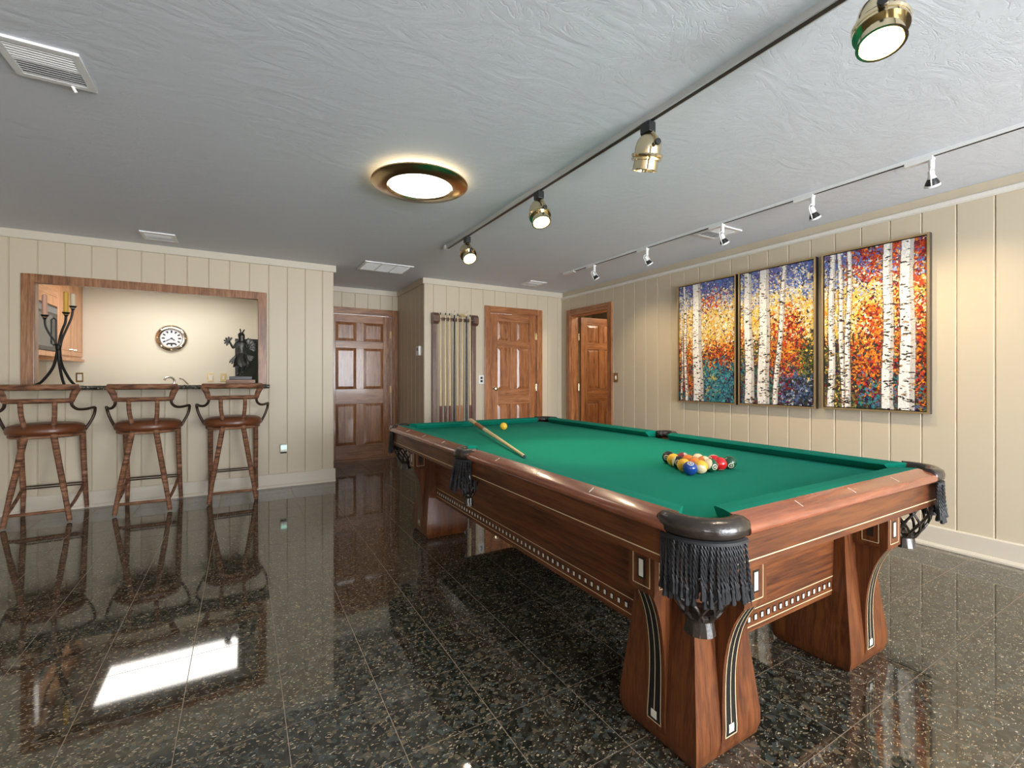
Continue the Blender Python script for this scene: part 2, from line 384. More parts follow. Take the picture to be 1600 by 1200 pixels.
d3 = struct(put('door_3', None, None, (RIGHTX, 5.40, 0), (0, 0, -math.pi/2))); d3['label'] = 'open oak six panel door in the panelled right wall'
casing(d3, .80, OAKR, 2.075, y=-.001)
s = put('slab', None, d3, (.03, .15, 0), (0, 0, R_(87))); six_panel(s, .76, OAKR, 2.06)
for z in (1.72, .98, .2): hinge(d3, .02, z, .128)

# ------------------------------------------------------------------ pool table
TX, TY = 1.76, 2.195
T = thing('pool_table', 'antique mahogany pool table with green cloth and black fringed pockets', 'pool table', (TX, TY, 0))
HX, HY = .785, 1.47; NX, NY = .645, 1.325; WD = .062
# slate bed with cut corners and side pocket notches
def bed_poly():
    out = []
    bx, by = .69, 1.36
    def arc(cx, cy, r, a0, a1, n=8): return [(cx + r*math.cos(R_(a0 + (a1-a0)*k/n)), cy + r*math.sin(R_(a0 + (a1-a0)*k/n))) for k in range(n+1)]
    c, r = (.715, 1.41), .085
    q = arc(c[0], c[1], r, 262, 188, 8)          # right/top corner, from the side to the end
    side = arc(.735, 0, .06, 215, 145, 6)
    half = [(bx, -q[0][1])] + [(x, y) for x, y in side] + [(bx, q[0][1])]
    tr = q; tl = [(-x, y) for x, y in q][::-1]; bl = [(-x, -y) for x, y in q]; br = [(x, -y) for x, y in q][::-1]
    return [(x, y) for x, y in side] + tr + tl + [(-x, y) for x, y in side][::-1] + bl + br
MB().prism(bed_poly(), 'z', .715, .76).build('playing_surface', M_cloth, T)
B(-.56, .56, -1.22, 1.22, .66, .714).build('slate', mat('slate', (.08, .08, .085), .7), T)
def rail_piece(side, a0, a1, ca, cb, wa, wb):
    """side: 'x+','x-' long rails, 'y+','y-' end rails; a0..a1 along; ca/cb = cushion end cut"""
    ax = side[0]; s = 1 if side[1] == '+' else -1
    H = HX if ax == 'x' else HY; N = NX if ax == 'x' else NY
    wd = WD; cw = H - N - WD
    prof = [(0, .766), (.001, .776), (.006, .784), (.016, .790), (wd, .803), (wd, .757), (.012, .754), (.004, .758)]
    def W(d, a, z): return (s*(H-d), a, z) if ax == 'x' else (a, s*(H-d), z)
    m = MB(); n = len(prof)
    m.add([W(d, a0 + wa*(d/wd)**1.6, z) for d, z in prof] + [W(d, a1 - wb*(d/wd)**1.6, z) for d, z in prof],
          [tuple(range(n)), tuple(range(n, 2*n))[::-1]] + [(i, (i+1) % n, n+(i+1) % n, n+i) for i in range(n)])
    ro = m.build('rail', RAIL['y' if ax == 'x' else 'x'], T, smooth=True)
    cp = [(wd, .803), (wd+.03, .8025), (wd+cw-.006, .798), (wd+cw, .793), (wd+cw-.028, .762), (wd, .760)]
    m = MB(); n = len(cp)
    e0 = [W(d, a0 + wa + ca*(d-wd)/cw, z) for d, z in cp]; e1 = [W(d, a1 - wb - cb*(d-wd)/cw, z) for d, z in cp]
    m.add(e0 + e1, [tuple(range(n)), tuple(range(n, 2*n))[::-1]] + [(i, (i+1) % n, n+(i+1) % n, n+i) for i in range(n)])
    m.build('cushion', M_cloth, T)
    # sights
    k = 3
    for i in range(k):
        if ax == 'x': a = (NY/4)*(i+1) * (1 if a0 >= 0 else -1)
        else: a = (i-1)*NX/2
        d = wd*.55
        mm = MB(); L, t = .016, .0022; an = .35
        q = [(-L, -t), (L, -t*.3), (L, t), (-L, t*.3)]
        vs = []
        for lift in (-.001, .0008):
            for u, v in q:
                du, dv = u*math.cos(an) - v*math.sin(an), u*math.sin(an) + v*math.cos(an)
                vs.append(W(d + du, a + dv, .790 + (d + du - .016)*.013/(wd - .016) + lift))
        mm.add(vs, [(0,1,2,3), (4,5,6,7), (0,1,5,4), (1,2,6,5), (2,3,7,6), (3,0,4,7)])
        mm.build('sight', M_pearl, ro)
for sx in '+-':
    rail_piece('x'+sx, .07, 1.33, .025, .05, 0, 0); rail_piece('x'+sx, -1.33, -.07, .05, .025, 0, 0)
for sy in '+-': rail_piece('y'+sy, -.612, .612, .045, .045, 0, 0)
# fascia boards under the rails with a pale line
for s in (1, -1):
    m = MB().box(min(s*.735, s*.757), max(s*.735, s*.757), -1.36, 1.36, .655, .757)
    fo = m.build('rail_skirt', MAH['y'], T, bevel=.002)
    x = s*.7572; B(min(x, x+s*.0012), max(x, x+s*.0012), -1.36, 1.36, .676, .679).build('inlay_line', M_inlay, fo)
    m = MB().box(-.70, .70, min(s*1.415, s*1.437), max(s*1.415, s*1.437), .650, .757)
    fo = m.build('rail_skirt', MAH['x'], T, bevel=.002)
    y = s*1.4372; B(-.70, .70, min(y, y+s*.0012), max(y, y+s*.0012), .672, .675).build('inlay_line', M_inlay, fo)
# cabinet aprons with rows of square pearl dots
dotx = MB().box(-.0013, .0013, -.0055, .0055, -.008, .008).mesh('inlay_square', M_pearl)
dotxb = MB().box(-.0009, .0009, -.010, .010, -.012, .012).mesh('inlay_square_ground', M_ebony)
doty = MB().box(-.0055, .0055, -.0013, .0013, -.008, .008).mesh('inlay_square', M_pearl)
dotyb = MB().box(-.010, .010, -.0009, .0009, -.012, .012).mesh('inlay_square_ground', M_ebony)
for s in (1, -1):
    X = s*.535
    m = MB().box(min(X, X-s*.03), max(X, X-s*.03), -1.20, 1.20, .285, .70)
    ao = m.build('apron', MAH['y'], T)
    for z in (.305, .362): B(min(X, X+s*.001), max(X, X+s*.001), -1.00, 1.00, z, z+.0025).build('inlay_line', M_inlay, ao)
    k = -.975
    while k < .98:
        put('inlay_square_ground', dotxb, ao, (X+s*.0006, k, .333)); put('inlay_square', dotx, ao, (X+s*.0013, k, .333)); k += .039
    Y = s*1.225
    m = MB().box(-.52, .52, min(Y, Y-s*.03), max(Y, Y-s*.03), .285, .70)
    ao = m.build('apron', MAH['x'], T)
    for z in (.302, .358): B(-.35, .35, min(Y, Y+s*.001), max(Y, Y+s*.001), z, z+.0025).build('inlay_line', M_inlay, ao)
    k = -.3185
    while k < .33:
        put('inlay_square_ground', dotyb, ao, (k, Y+s*.0006, .330)); put('inlay_square', doty, ao, (k, Y+s*.0013, .330)); k += .0385
B(-.50, .50, -1.19, 1.19, .64, .66).build('cabinet_deck', MAH['y'], T)
# legs: flared pedestals with curved brackets on the two outward faces
def leg(sx, sy):
    cx, cy = sx*.4575, sy*1.145
    L = put('leg', None, T, (cx, cy, 0))
    prof = [(0, .140), (.012, .150), (.05, .1585), (.09, .158), (.16, .150), (.28, .137), (.42, .124), (.54, .118), (.66, .116)]
    m = MB(); vs = []
    for z, h in prof: vs += [(-h, -h, z), (h, -h, z), (h, h, z), (-h, h, z)]
    n = len(prof)
    m.add(vs, [(0,3,2,1), tuple(range(4*n-4, 4*n))] + [(i*4+k, i*4+(k+1) % 4, (i+1)*4+(k+1) % 4, (i+1)*4+k) for i in range(n-1) for k in range(4)])
    m.build('pedestal', MAH['z'], L, smooth=True, bevel=0)
    def hw(z):
        for (z0, h0), (z1, h1) in zip(prof, prof[1:]):
            if z0 <= z <= z1: return h0 + (h1-h0)*(z-z0)/(z1-z0)
        return prof[-1][1]
    for face in 'xy':
        D = (.675 - .4575) if face == 'x' else (1.385 - 1.145)      # distance of block front from leg centre
        s = sx if face == 'x' else sy
        def P(out, lat, z): return (s*out, lat, z) if face == 'x' else (lat, s*out, z)
        zs = [.045 + (.50-.045)*k/22 for k in range(23)]
        def off(z): u = (z-.045)/(.455); return hw(z) + .0008 + (D - .008 - hw(.5) - .0008)*(.26*u + .74*u**3.6)
        def wid(z): u = (z-.045)/.455; return .036 + .010*(1-u)**3
        m = MB(); vs = []
        for z in zs:
            o_, w_ = off(z), wid(z)
            vs += [P(.10, -w_, z), P(o_, -w_, z), P(o_, w_, z), P(.10, w_, z)]
        n = len(zs)
        m.add(vs, [(0,1,2,3), tuple(range(4*n-4, 4*n))] + [(i*4+k, i*4+(k+1) % 4, (i+1)*4+(k+1) % 4, (i+1)*4+k) for i in range(n-1) for k in range(4)])
        br = m.build('bracket', MAH['z'], L, smooth=True)
        def ribbon(name, mt, l0, l1, lift, za, zb):
            m = MB(); vs = []; zz = [za + (zb-za)*k/18 for k in range(19)]
            for z in zz:
                k = wid(z)/.036
                vs += [P(off(z)+lift, l0*k, z), P(off(z)+lift, l1*k, z)]
            m.add(vs, [(2*i, 2*i+1, 2*i+3, 2*i+2) for i in range(18)]); m.build(name, mt, L)
        ribbon('inlay_strip', M_ebony, -.021, .021, .0008, .070, .497)
        for a, b in ((-.0235, -.0210), (-.0012, .0012), (.0210, .0235)): ribbon('inlay_line', M_inlay, a, b, .0014, .105 if a == -.0012 else .070, .497)
        ribbon('inlay_line', M_inlay, -.0235, .0235, .0014, .066, .069)
        ribbon('inlay_pearl', M_pearl, -.010, .010, .0018, .078, .104)
        m = MB()
        a0, a1 = P(.10, -.054, .495), P(D, .054, .660)
        m.box(min(a0[0], a1[0]), max(a0[0], a1[0]), min(a0[1], a1[1]), max(a0[1], a1[1]), .505, .660)
        a0, a1 = P(.10, -.048, .495), P(D-.006, .048, .660)
        m.box(min(a0[0], a1[0]), max(a0[0], a1[0]), min(a0[1], a1[1]), max(a0[1], a1[1]), .495, .506)
        m.build('bracket_block', MAH['z'], L)
        def plate(name, mt, frame):
            m = MB()
            for (l0, l1, z0, z1) in frame:
                p, q = P(D, l0, z0), P(D + .0014, l1, z1)
                m.box(min(p[0], q[0]), max(p[0], q[0]), min(p[1], q[1]), max(p[1], q[1]), z0, z1)
            m.build(name, mt, L)
            # the same on the block's two sides
            for sd in (1, -1):
                m = MB()
                for (l0, l1, z0, z1) in frame:
                    c = (D + hw(.55))/2 + .002; p = P(c + l0*.8, sd*.054, z0); q = P(c + l1*.8, sd*.0554, z1)
                    m.box(min(p[0], q[0]), max(p[0], q[0]), min(p[1], q[1]), max(p[1], q[1]), z0, z1)
                m.build(name, mt, L)
        fr = [(-.036, -.034, .518, .628), (.034, .036, .518, .628), (-.036, .036, .518, .520), (-.036, .036, .626, .628)]
        plate('inlay_frame', M_inlay, fr)
        plate('inlay_dark', M_ebony, [(-.014, .014, .540, .606)])
        p, q = P(D + .001, -.009, .546), P(D + .0022, .009, .600)
        B(min(p[0], q[0]), max(p[0], q[0]), min(p[1], q[1]), max(p[1], q[1]), .546, .600).build('inlay_pearl', M_pearl, L)
for sx in (1, -1):
    for sy in (1, -1): leg(sx, sy)
# pockets
def cord_mesh(L, lean, seed):
    rnd = random.Random(seed); m = MB(); n = 22
    for ph in (0, math.pi):
        pts = []
        for k in range(n+1):
            u = k/n; an = ph + u*L/.016*math.pi
            pts.append((.0021*math.cos(an) + lean*u*L*.12, .0021*math.sin(an), -u*L))
        m.tube(pts, .0027, 5, cap=True)
    x = lean*L*.12
    m.lathe([(0, -L+.004), (.005, -L), (.0062, -L-.008), (.004, -L-.012), (.0078, -L-.034), (.006, -L-.038), (0, -L-.036)], 7, (x, 0, 0))
    return m.mesh('cord', M_cord, smooth=True)
CORDS = [cord_mesh(l, le, i) for i, (l, le) in enumerate([(.106, .2), (.116, -.3), (.110, .4), (.100, -.3), (.120, .1)])]
def pocket(cx, cy, th0, r, hw_, spread, corner):
    """leather horseshoe centred at local (cx,cy), opening away from direction th0 (degrees)"""
    m = MB(); n = 22; vs = []
    sec = [(-hw_, .775), (-hw_*.9, .795), (-hw_*.4, .806), (hw_*.35, .805), (hw_*.85, .795), (hw_, .780), (hw_*.95, .764), (hw_*.6, .754), (-hw_*.6, .754), (-hw_*.95, .762)]
    for k in range(n+1):
        a = R_(th0 - spread + 2*spread*k/n)
        for d, z in sec: vs.append((cx + (r+d)*math.cos(a), cy + (r+d)*math.sin(a), z))
    q = len(sec)
    m.add(vs, [tuple(range(q)), tuple(range(n*q, n*q+q))[::-1]] + [(i*q+k, i*q+(k+1) % q, (i+1)*q+(k+1) % q, (i+1)*q+k) for i in range(n) for k in range(q)])
    P = m.build('pocket', M_leatherb, T, smooth='all')
    # fringe heading and cords
    ro = r + hw_*.72; nc = 34 if corner else 20; sp = spread - (8 if corner else 16)
    hd = MB(); pts = [(cx + ro*math.cos(R_(th0 - sp + 2*sp*k/20)), cy + ro*math.sin(R_(th0 - sp + 2*sp*k/20)), .748) for k in range(21)]
    hd.tube(pts, .0075, 6); hd.build('fringe_heading', M_cord, P, smooth=True)
    rnd = random.Random(int(cx*1000 + cy*100))
    for k in range(nc):
        a = R_(th0 - sp + 2*sp*k/(nc-1)); jr = rnd.uniform(-.004, .003)
        o = put('cord', rnd.choice(CORDS), P, (cx + (ro+jr)*math.cos(a), cy + (ro+jr)*math.sin(a), .745))
        fl_ = .04 if corner else .16
        o.rotation_euler = (rnd.uniform(-.05, .05) + fl_*math.sin(a), rnd.uniform(-.05, .05) - fl_*math.cos(a), rnd.uniform(0, 6.28) if abs(fl_) < .01 else 0)
    li = MB(); rr = r - hw_*.95; vs = []
    for k in range(17):
        a = R_(th0 - 100 + 200*k/16)
        for q, z in ((rr, .64), (rr, .785 if not corner else .757), (rr + .004, .785 if not corner else .757), (rr + .004, .64)): vs.append((cx + q*math.cos(a), cy + q*math.sin(a), z))
    li.add(vs, [(i*4+k, i*4+(k+1) % 4, i*4+4+(k+1) % 4, i*4+4+k) for i in range(16) for k in range(4)] + [(0,1,2,3), (64,65,66,67)])
    li.build('pocket_liner', M_leatherb, P, smooth=True)
    # woven leather net and cup
    nr = r*.80; net = MB(); ns = 9; bz = .512 if corner else .555
    bx, by = cx - (0 if corner else -.0)*math.cos(R_(th0)), cy
    for d in (1, -1):
        for k in range(ns):
            pts = []
            for i in range(13):
                u = i/12; z = .752 - u*(.752 - bz)
                rr = nr*(1 + .12*math.sin(u*math.pi) - .48*max(0, (u-.55)/.45)**1.6); a = 2*math.pi*(k/ns) + d*u*1.9
                pts.append((bx + rr*math.cos(a), by + rr*math.sin(a), z))
            net.tube(pts, .0052, 5)
    net.build('net', M_leatherb, P, smooth=True)
    cup = MB().lathe([(nr*.50, bz+.012), (nr*.58, bz+.004), (nr*.52, bz-.008), (nr*.40, bz-.012), (0, bz-.012)], 18, (bx, by, 0))
    for k in range(14):
        a = 2*math.pi*k/14; c, s_ = math.cos(a), math.sin(a); r0 = nr*.42; r1 = nr*.52; h = .011
        cup.add([(bx + r0*c - h*s_*.9, by + r0*s_ + h*c*.9, bz-.008), (bx + r0*c + h*s_*.9, by + r0*s_ - h*c*.9, bz-.008),
                 (bx + r1*c + h*s_*.8, by + r1*s_ - h*c*.8, bz-.05), (bx + r1*c - h*s_*.8, by + r1*s_ + h*c*.8, bz-.05),
                 (bx + (r0-.004)*c, by + (r0-.004)*s_, bz-.008), (bx + (r1-.004)*c, by + (r1-.004)*s_, bz-.05)],
                [(0,1,2,3), (0,4,5,3), (1,4,5,2), (3,2,5), (0,1,4)])
    cup.build('net_cup', M_leatherb, P, smooth=True)
for sx in (1, -1):
    for sy in (1, -1):
        pocket(sx*.655, sy*1.345, math.degrees(math.atan2(sy, sx)), .100, .030, 68, True)
    pocket(sx*.742, 0, 0 if sx > 0 else 180, .054, .024, 108, False)

# ------------------------------------------------------------------ billiard balls and cue
BR = .0295; CLZ = .7602
def ball_mat(name, col, stripe, col2=None):
    cream = (.74, .60, .36)
    m = mat(name, col, .08, spec=.6)
    if stripe:
        nt = m.node_tree; b = nt.nodes['Principled BSDF']
        tc = nt.nodes.new('ShaderNodeTexCoord'); sp = nt.nodes.new('ShaderNodeSeparateXYZ'); nt.links.new(tc.outputs['Object'], sp.inputs[0])
        ab = nt.nodes.new('ShaderNodeMath'); ab.operation = 'ABSOLUTE'; nt.links.new(sp.outputs[2], ab.inputs[0])
        lt = nt.nodes.new('ShaderNodeMath'); lt.operation = 'LESS_THAN'; lt.inputs[1].default_value = BR*.52; nt.links.new(ab.outputs[0], lt.inputs[0])
        mx = nt.nodes.new('ShaderNodeMix'); mx.data_type = 'RGBA'; nt.links.new(lt.outputs[0], mx.inputs[0])
        mx.inputs[6].default_value = (*cream, 1); mx.inputs[7].default_value = (*col, 1); nt.links.new(mx.outputs[2], b.inputs['Base Color'])
    return m
M_ivory = mat('ivory_disc', (.82, .76, .58), .1)
def sphere(m, r, n=24, k=14):
    return m.lathe([(r*math.sin(math.pi*i/k), -r*math.cos(math.pi*i/k)) for i in range(k+1)], n)
def num_mesh(txt, size):
    cu = bpy.data.curves.new('n', 'FONT'); cu.body = txt; cu.size = size; cu.align_x = 'CENTER'; cu.align_y = 'CENTER'; cu.extrude = .0002
    o = bpy.data.objects.new('n', cu); COL.objects.link(o); bpy.context.view_layer.update()
    me = bpy.data.meshes.new_from_object(o.evaluated_get(bpy.context.evaluated_depsgraph_get()))
    bpy.data.objects.remove(o); bpy.data.curves.remove(cu); me.materials.clear(); me.materials.append(M_black); return me
def ball(x, y, number, col, stripe, rot, label, group=None):
    o = sphere(MB(), BR).build('billiard_ball', ball_mat('ball_%s' % number, col, stripe), None, smooth='all')
    o.location = (x, y, CLZ + BR); o.rotation_euler = rot
    tag(o, label, 'ball', group)
    if number == 'cue': return o
    k = 12; rr = .0125; m = MB(); 
    vs = [(0, 0, 0)] + [(rr*math.cos(2*math.pi*i/k), rr*math.sin(2*math.pi*i/k), 0) for i in range(k)]
    R = BR + .0003
    def on(p): d = math.hypot(p[0], p[1]); return (math.sqrt(R*R - d*d), p[0], p[1])
    m.add([on(p) for p in vs], [(0, i+1, (i+1) % k + 1) for i in range(k)])
    m.build('number_disc', M_ivory, o, smooth='all')
    me = num_mesh(str(number), .017)
    t = put('number', me, o, (BR - .0003, 0, 0), (math.pi/2, 0, math.pi/2)); 
    return o
C_ = dict(y=(.80, .42, .03), b=(.012, .05, .26), r=(.55, .012, .015), p=(.06, .02, .12), o=(.72, .20, .03), g=(.012, .07, .035), m=(.22, .02, .03), k=(.008, .008, .009))
rows = [
 [(2, 'b', 0, 'blue solid ball at the near left corner of the rack'), (9, 'y', 1, 'yellow striped cream ball beside the blue ball in the front row'), (14, 'g', 1, 'dark green striped ball in the middle of the front row'), (3, 'r', 0, 'bright red solid ball in the front row'), (6, 'g', 0, 'dark green solid ball at the right corner of the rack')],
 [(1, 'y', 0, 'yellow solid ball just behind the blue ball'), (5, 'o', 0, 'orange solid ball in the second row behind the green striped ball'), (13, 'o', 1, 'orange striped ball in the second row behind the red ball'), (11, 'r', 1, 'red and cream striped ball beside the dark green solid ball')],
 [(12, 'k', 1, 'cream ball with a black stripe on the left edge of the rack'), (4, 'o', 0, 'deep orange ball at the very centre of the rack'), (15, 'm', 1, 'maroon striped cream ball on the right edge of the rack')],
 [(10, 'y', 0, 'amber yellow ball next to the black ball'), (7, 'm', 0, 'dark crimson ball behind the centre of the rack')],
 [(8, 'k', 0, 'black ball at the far tip of the racked triangle')]]
rots = {2: (0, -1.0, 4.0), 9: (.5, .9, 1.2), 14: (1.2, .1, 4.45), 3: (.5, 2, 1), 6: (.2, .35, 4.0), 1: (0, -1.2, 1), 12: (1.3, -.15, 3.75), 8: (0, -.1, 3.5)}
rb = random.Random(3)
for j, rw in enumerate(rows):
    for i, (num, c, st, lab) in enumerate(rw):
        x = 1.76 + (i - (len(rw)-1)/2)*.066; y = 1.30 + j*.0575
        ball(x + rb.uniform(-.001, .001), y + rb.uniform(-.001, .001), num, C_[c], st, rots.get(num, (rb.uniform(0, 6), rb.uniform(-1, 1), rb.uniform(0, 6))), lab, 'racked billiard balls')
ball(1.767, 3.16, 'cue', (.80, .47, .04), 0, (0, 0, 0), 'lone yellow ball at the far end of the table near the cue')
# the cue lying on the cloth
def stick(parent, a, b, parts, k=1.0):
    a, b = Vector(a), Vector(b); d = b - a; L = d.length
    M = Matrix.Translation(a) @ d.to_track_quat('Z', 'Y').to_matrix().to_4x4()
    for nm, mt, prof in parts: MB().lathe([(r*k, u*L) for u, r in prof], 14).xf(M).build(nm, mt, parent, smooth=True)
M_ash = mat('ash_shaft', (.66, .50, .27), .3); M_wrap = mat('cue_wrap', (.30, .12, .035), .5, bump=(200, .3)); M_tip = mat('cue_tip', (.03, .05, .05), .8)
CB, CT = (1.607, 3.43, .8225), (1.240, 1.995, .7692)
K_ = 1.22
cue = thing('pool_cue', 'pale pool cue with a brown wrap lying across the green cloth', 'cue')
stick(cue, CB, CT, [('bumper', mat('cue_bumper', (.08, .03, .02), .5), [(0, .010), (0, .0142), (.006, .015)]),
    ('butt_cap', M_ivory, [(.006, .0152), (.016, .0152)]), ('butt', M_ash, [(.016, .0150), (.17, .0135)]), ('wrap', M_wrap, [(.17, .0140), (.36, .0125)]),
    ('joint', M_ivory, [(.36, .0125), (.40, .0122)]), ('shaft', M_ash, [(.40, .0118), (.985, .0068)]), ('ferrule', M_ivory, [(.985, .0068), (.994, .0066)]), ('tip', M_tip, [(.994, .0066), (1, .0056), (1.002, 0)])], K_)

# ------------------------------------------------------------------ bar counter and stools
ct = MB().prism([(5.345, 1.062), (5.337, 1.070), (5.335, 1.082), (5.337, 1.092), (5.345, 1.100), (5.83, 1.100), (5.83, 1.062)], 'x', LEFTX + .02, .236)
# notch: only the front lip runs left and right of the opening, the depth passes through it
ct = MB().prism([(5.345, 1.062), (5.337, 1.070), (5.335, 1.082), (5.337, 1.092), (5.345, 1.100), (5.518, 1.100), (5.518, 1.062)], 'x', -1.95, .236)
ct.box(-1.574, .149, 5.518, 5.80, 1.062, 1.100)
tag(ct.build('bar_counter', M_granite, smooth=True), 'dark granite bar top running through the wall opening', 'counter')
def rattan():
    m = mat('rattan_wrap', (.16, .075, .04), .55); nt = m.node_tree; b = nt.nodes['Principled BSDF']
    tc = nt.nodes.new('ShaderNodeTexCoord')
    n = nt.nodes.new('ShaderNodeTexNoise'); n.inputs['Scale'].default_value = 22; n.inputs['Detail'].default_value = 4
    mp = nt.nodes.new('ShaderNodeMapping'); mp.inputs['Scale'].default_value = (.5, .5, 2.4)
    nt.links.new(tc.outputs['Object'], mp.inputs[0]); nt.links.new(mp.outputs[0], n.inputs['Vector'])
    r = ramp(nt, [(.32, (.055, .022, .012)), (.46, (.17, .070, .033)), (.60, (.28, .125, .060)), (.75, (.42, .25, .15))])
    nt.links.new(n.outputs[0], r.inputs[0]); nt.links.new(r.outputs[0], b.inputs['Base Color'])
    wv = nt.nodes.new('ShaderNodeTexWave'); wv.bands_direction = 'DIAGONAL'; wv.inputs['Scale'].default_value = 55
    nt.links.new(tc.outputs['Object'], wv.inputs['Vector'])
    bu = nt.nodes.new('ShaderNodeBump'); bu.inputs['Strength'].default_value = .6; bu.inputs['Distance'].default_value = .004
    nt.links.new(wv.outputs[0], bu.inputs['Height']); nt.links.new(bu.outputs[0], b.inputs['Normal']); return m
M_rattan = rattan()
M_rod = mat('dark_rod', (.05, .03, .02), .4, .5)
def smoothp(pts, n=5):
    P = [Vector(p) for p in pts]; out = []
    for i in range(len(P)-1):
        p0, p1, p2, p3 = P[max(i-1, 0)], P[i], P[i+1], P[min(i+2, len(P)-1)]
        for k in range(n):
            t = k/n; out.append(.5*((2*p1) + (p2-p0)*t + (2*p0-5*p1+4*p2-p3)*t*t + (3*p1-p0-3*p2+p3)*t**3))
    return out + [P[-1]]
def stool_parts():
    """origin at the floor below the middle of the back; +y toward the bar"""
    L = []
    def add(nm, mt, *tubes):
        m = MB()
        for pts, r in tubes: m.tube(pts, r, 10)
        L.append((nm, m.mesh(nm, mt, smooth=True)))
    add('top_rail', M_rattan, (smoothp([(-.238, .03, 1.095), (-.12, -.015, 1.095), (0, -.03, 1.095), (.12, -.015, 1.095), (.238, .03, 1.095)]), .0235))
    add('lower_rail', M_rattan, (smoothp([(-.195, .035, .985), (0, .0, .985), (.195, .035, .985)]), .0195))
    for s in (-1, 1):
        add('back_post', M_rattan, ([(s*.236, .03, 1.10), (s*.205, .035, 1.03), (s*.192, .036, .975)], [.026, .024, .019]))
        add('back_spindle', M_rattan, (smoothp([(s*.098, .010, .985), (s*.096, .020, .88), (s*.085, .045, .78), (s*.082, .05, .715)]), [.0165]*15 + [.020]))
        add('leg', M_rattan, (smoothp([(s*.082, .052, .715), (s*.115, .035, .50), (s*.160, .012, .22), (s*.190, .0, .012)]), [.022]*5 + [.021]*5 + [.018]*5 + [.016]))
        add('leg', M_rattan, ([(s*.195, .36, .715), (s*.196, .40, .40), (s*.197, .44, .20), (s*.205, .455, .012)], [.022, .021, .019, .015]))
        add('arm', M_rod, (smoothp([(s*.192, .036, .975), (s*.198, .045, .94), (s*.225, .07, .912), (s*.262, .13, .908), (s*.288, .20, .914), (s*.300, .235, .912), (s*.297, .25, .885), (s*.290, .255, .85), (s*.272, .25, .80), (s*.236, .235, .725)]), .0115))
        add('side_stretcher', M_rattan, (smoothp([(s*.178, .01, .105), (s*.185, .15, .135), (s*.190, .30, .185), (s*.196, .43, .235)]), .0125))
    add('back_stretcher', M_rattan, ([(-.178, .006, .10), (.178, .006, .10)], .0125))
    add('foot_rest', M_rod, ([(-.195, .428, .225), (.195, .428, .225)], .006), ([(-.195, .428, .245), (.195, .428, .245)], .006))
    m = MB().lathe([(0, .682), (.215, .682), (.228, .688), (.230, .700), (.222, .708), (0, .708)], 36, (0, .225, 0), 1.0, .86); L.append(('seat_frame', m.mesh('seat_frame', M_rattan, smooth=True)))
    m = MB().lathe([(0, .706), (.222, .706), (.240, .716), (.247, .736), (.243, .760), (.228, .780), (.19, .794), (.10, .802), (0, .803)], 36, (0, .225, 0), 1.0, .86); L.append(('seat_cushion', m.mesh('seat_cushion', M_cushleather, smooth='all')))
    return L
SP = stool_parts()
for (x, y, rz, lab) in ((-1.405, 5.03, .02, 'rattan wrapped bar stool with brown leather seat below the iron candelabra'),
                        (-.745, 5.015, -.05, 'middle rattan wrapped bar stool with brown leather seat below the clock'),
                        (-.083, 5.05, .0, 'rattan wrapped bar stool with brown leather seat below the bronze statue')):
    s = thing('bar_stool', lab, 'bar stool', (x, y, 0), 'bar stools along the counter', rz)
    for nm, me in SP: put(nm, me, s)

# ------------------------------------------------------------------ kitchen behind the opening
kc = thing('wall_cabinet', 'maple wall cabinet with two narrow doors against the kitchen back wall', 'cabinet', (-1.80, 7.12, 1.405))
B(-.34, -.02, 0, .875, 0, 1.03).build('body', MAPLE['z'], kc)
def cab_door(parent, y0, y1, z0, z1, kn):
    d = B(-.02, 0, y0+.003, y1-.003, z0, z1).build('door', MAPLE['z'], parent, bevel=.003)
    e = .055; m = MB()
    for (a, b, c, e2) in ((y0+e, y1-e, z0+e, z0+e+.006), (y0+e, y1-e, z1-e-.006, z1-e), (y0+e, y0+e+.006, z0+e, z1-e), (y1-e-.006, y1-e, z0+e, z1-e)): m.box(-.004, .0006, a, b, c, e2)
    m.build('panel_groove', M_wrap, d)
    m = MB().tube([(0, kn-.03, z0+.075), (.022, kn-.025, z0+.075), (.022, kn+.025, z0+.075), (0, kn+.03, z0+.075)], .005, 6); m.build('handle', M_brass, d)
cab_door(kc, .01, .44, .03, 1.02, .36); cab_door(kc, .44, .865, .03, 1.02, .52)
B(-.34, .012, 0, .875, -.03, 0).build('light_rail', MAPLE['y'], kc)
mc = thing('microwave_cabinet', 'tall maple cabinet with a built in black microwave at the opening edge', 'cabinet', (-1.80, 6.30, 1.405))
B(-.34, -.02, 0, .82, 0, 1.03).build('body', MAPLE['z'], mc)
f = MB(); f.box(-.02, 0, 0, .82, 0, .05); f.box(-.02, 0, 0, .09, .05, 1.02); f.box(-.02, 0, .73, .82, .05, 1.02); f.box(-.02, 0, .09, .73, .56, .66); f.build('face_frame', MAPLE['z'], mc, bevel=.002)
B(-.02, .004, .10, .72, .66, 1.02).build('door', MAPLE['y'], mc, bevel=.004)
mw = B(-.30, .006, .10, .72, .06, .55).build('microwave', M_black, mc, bevel=.006)
B(.006, .010, .14, .55, .10, .44).build('window', mat('microwave_glass', (.05, .06, .065), .08), mw); B(.006, .010, .12, .70, .47, .53).build('vent', mat('microwave_trim', (.16, .17, .18), .3), mw)
MB().tube([(.006, .58, .12), (.03, .58, .14), (.03, .58, .40), (.006, .58, .42)], .008, 8).build('handle', M_black, mw)
base = thing('base_cabinet', 'low maple kitchen cabinet with stone top along the back wall', 'cabinet', (0, 0, 0))
B(-1.78, .74, 7.42, 7.99, .10, .885).build('body', MAPLE['z'], base); B(-1.80, .745, 7.38, 7.995, .885, .925).build('countertop', M_granite, base); B(-1.76, .74, 7.48, 7.99, 0, .10).build('toe_kick', M_dark, base)
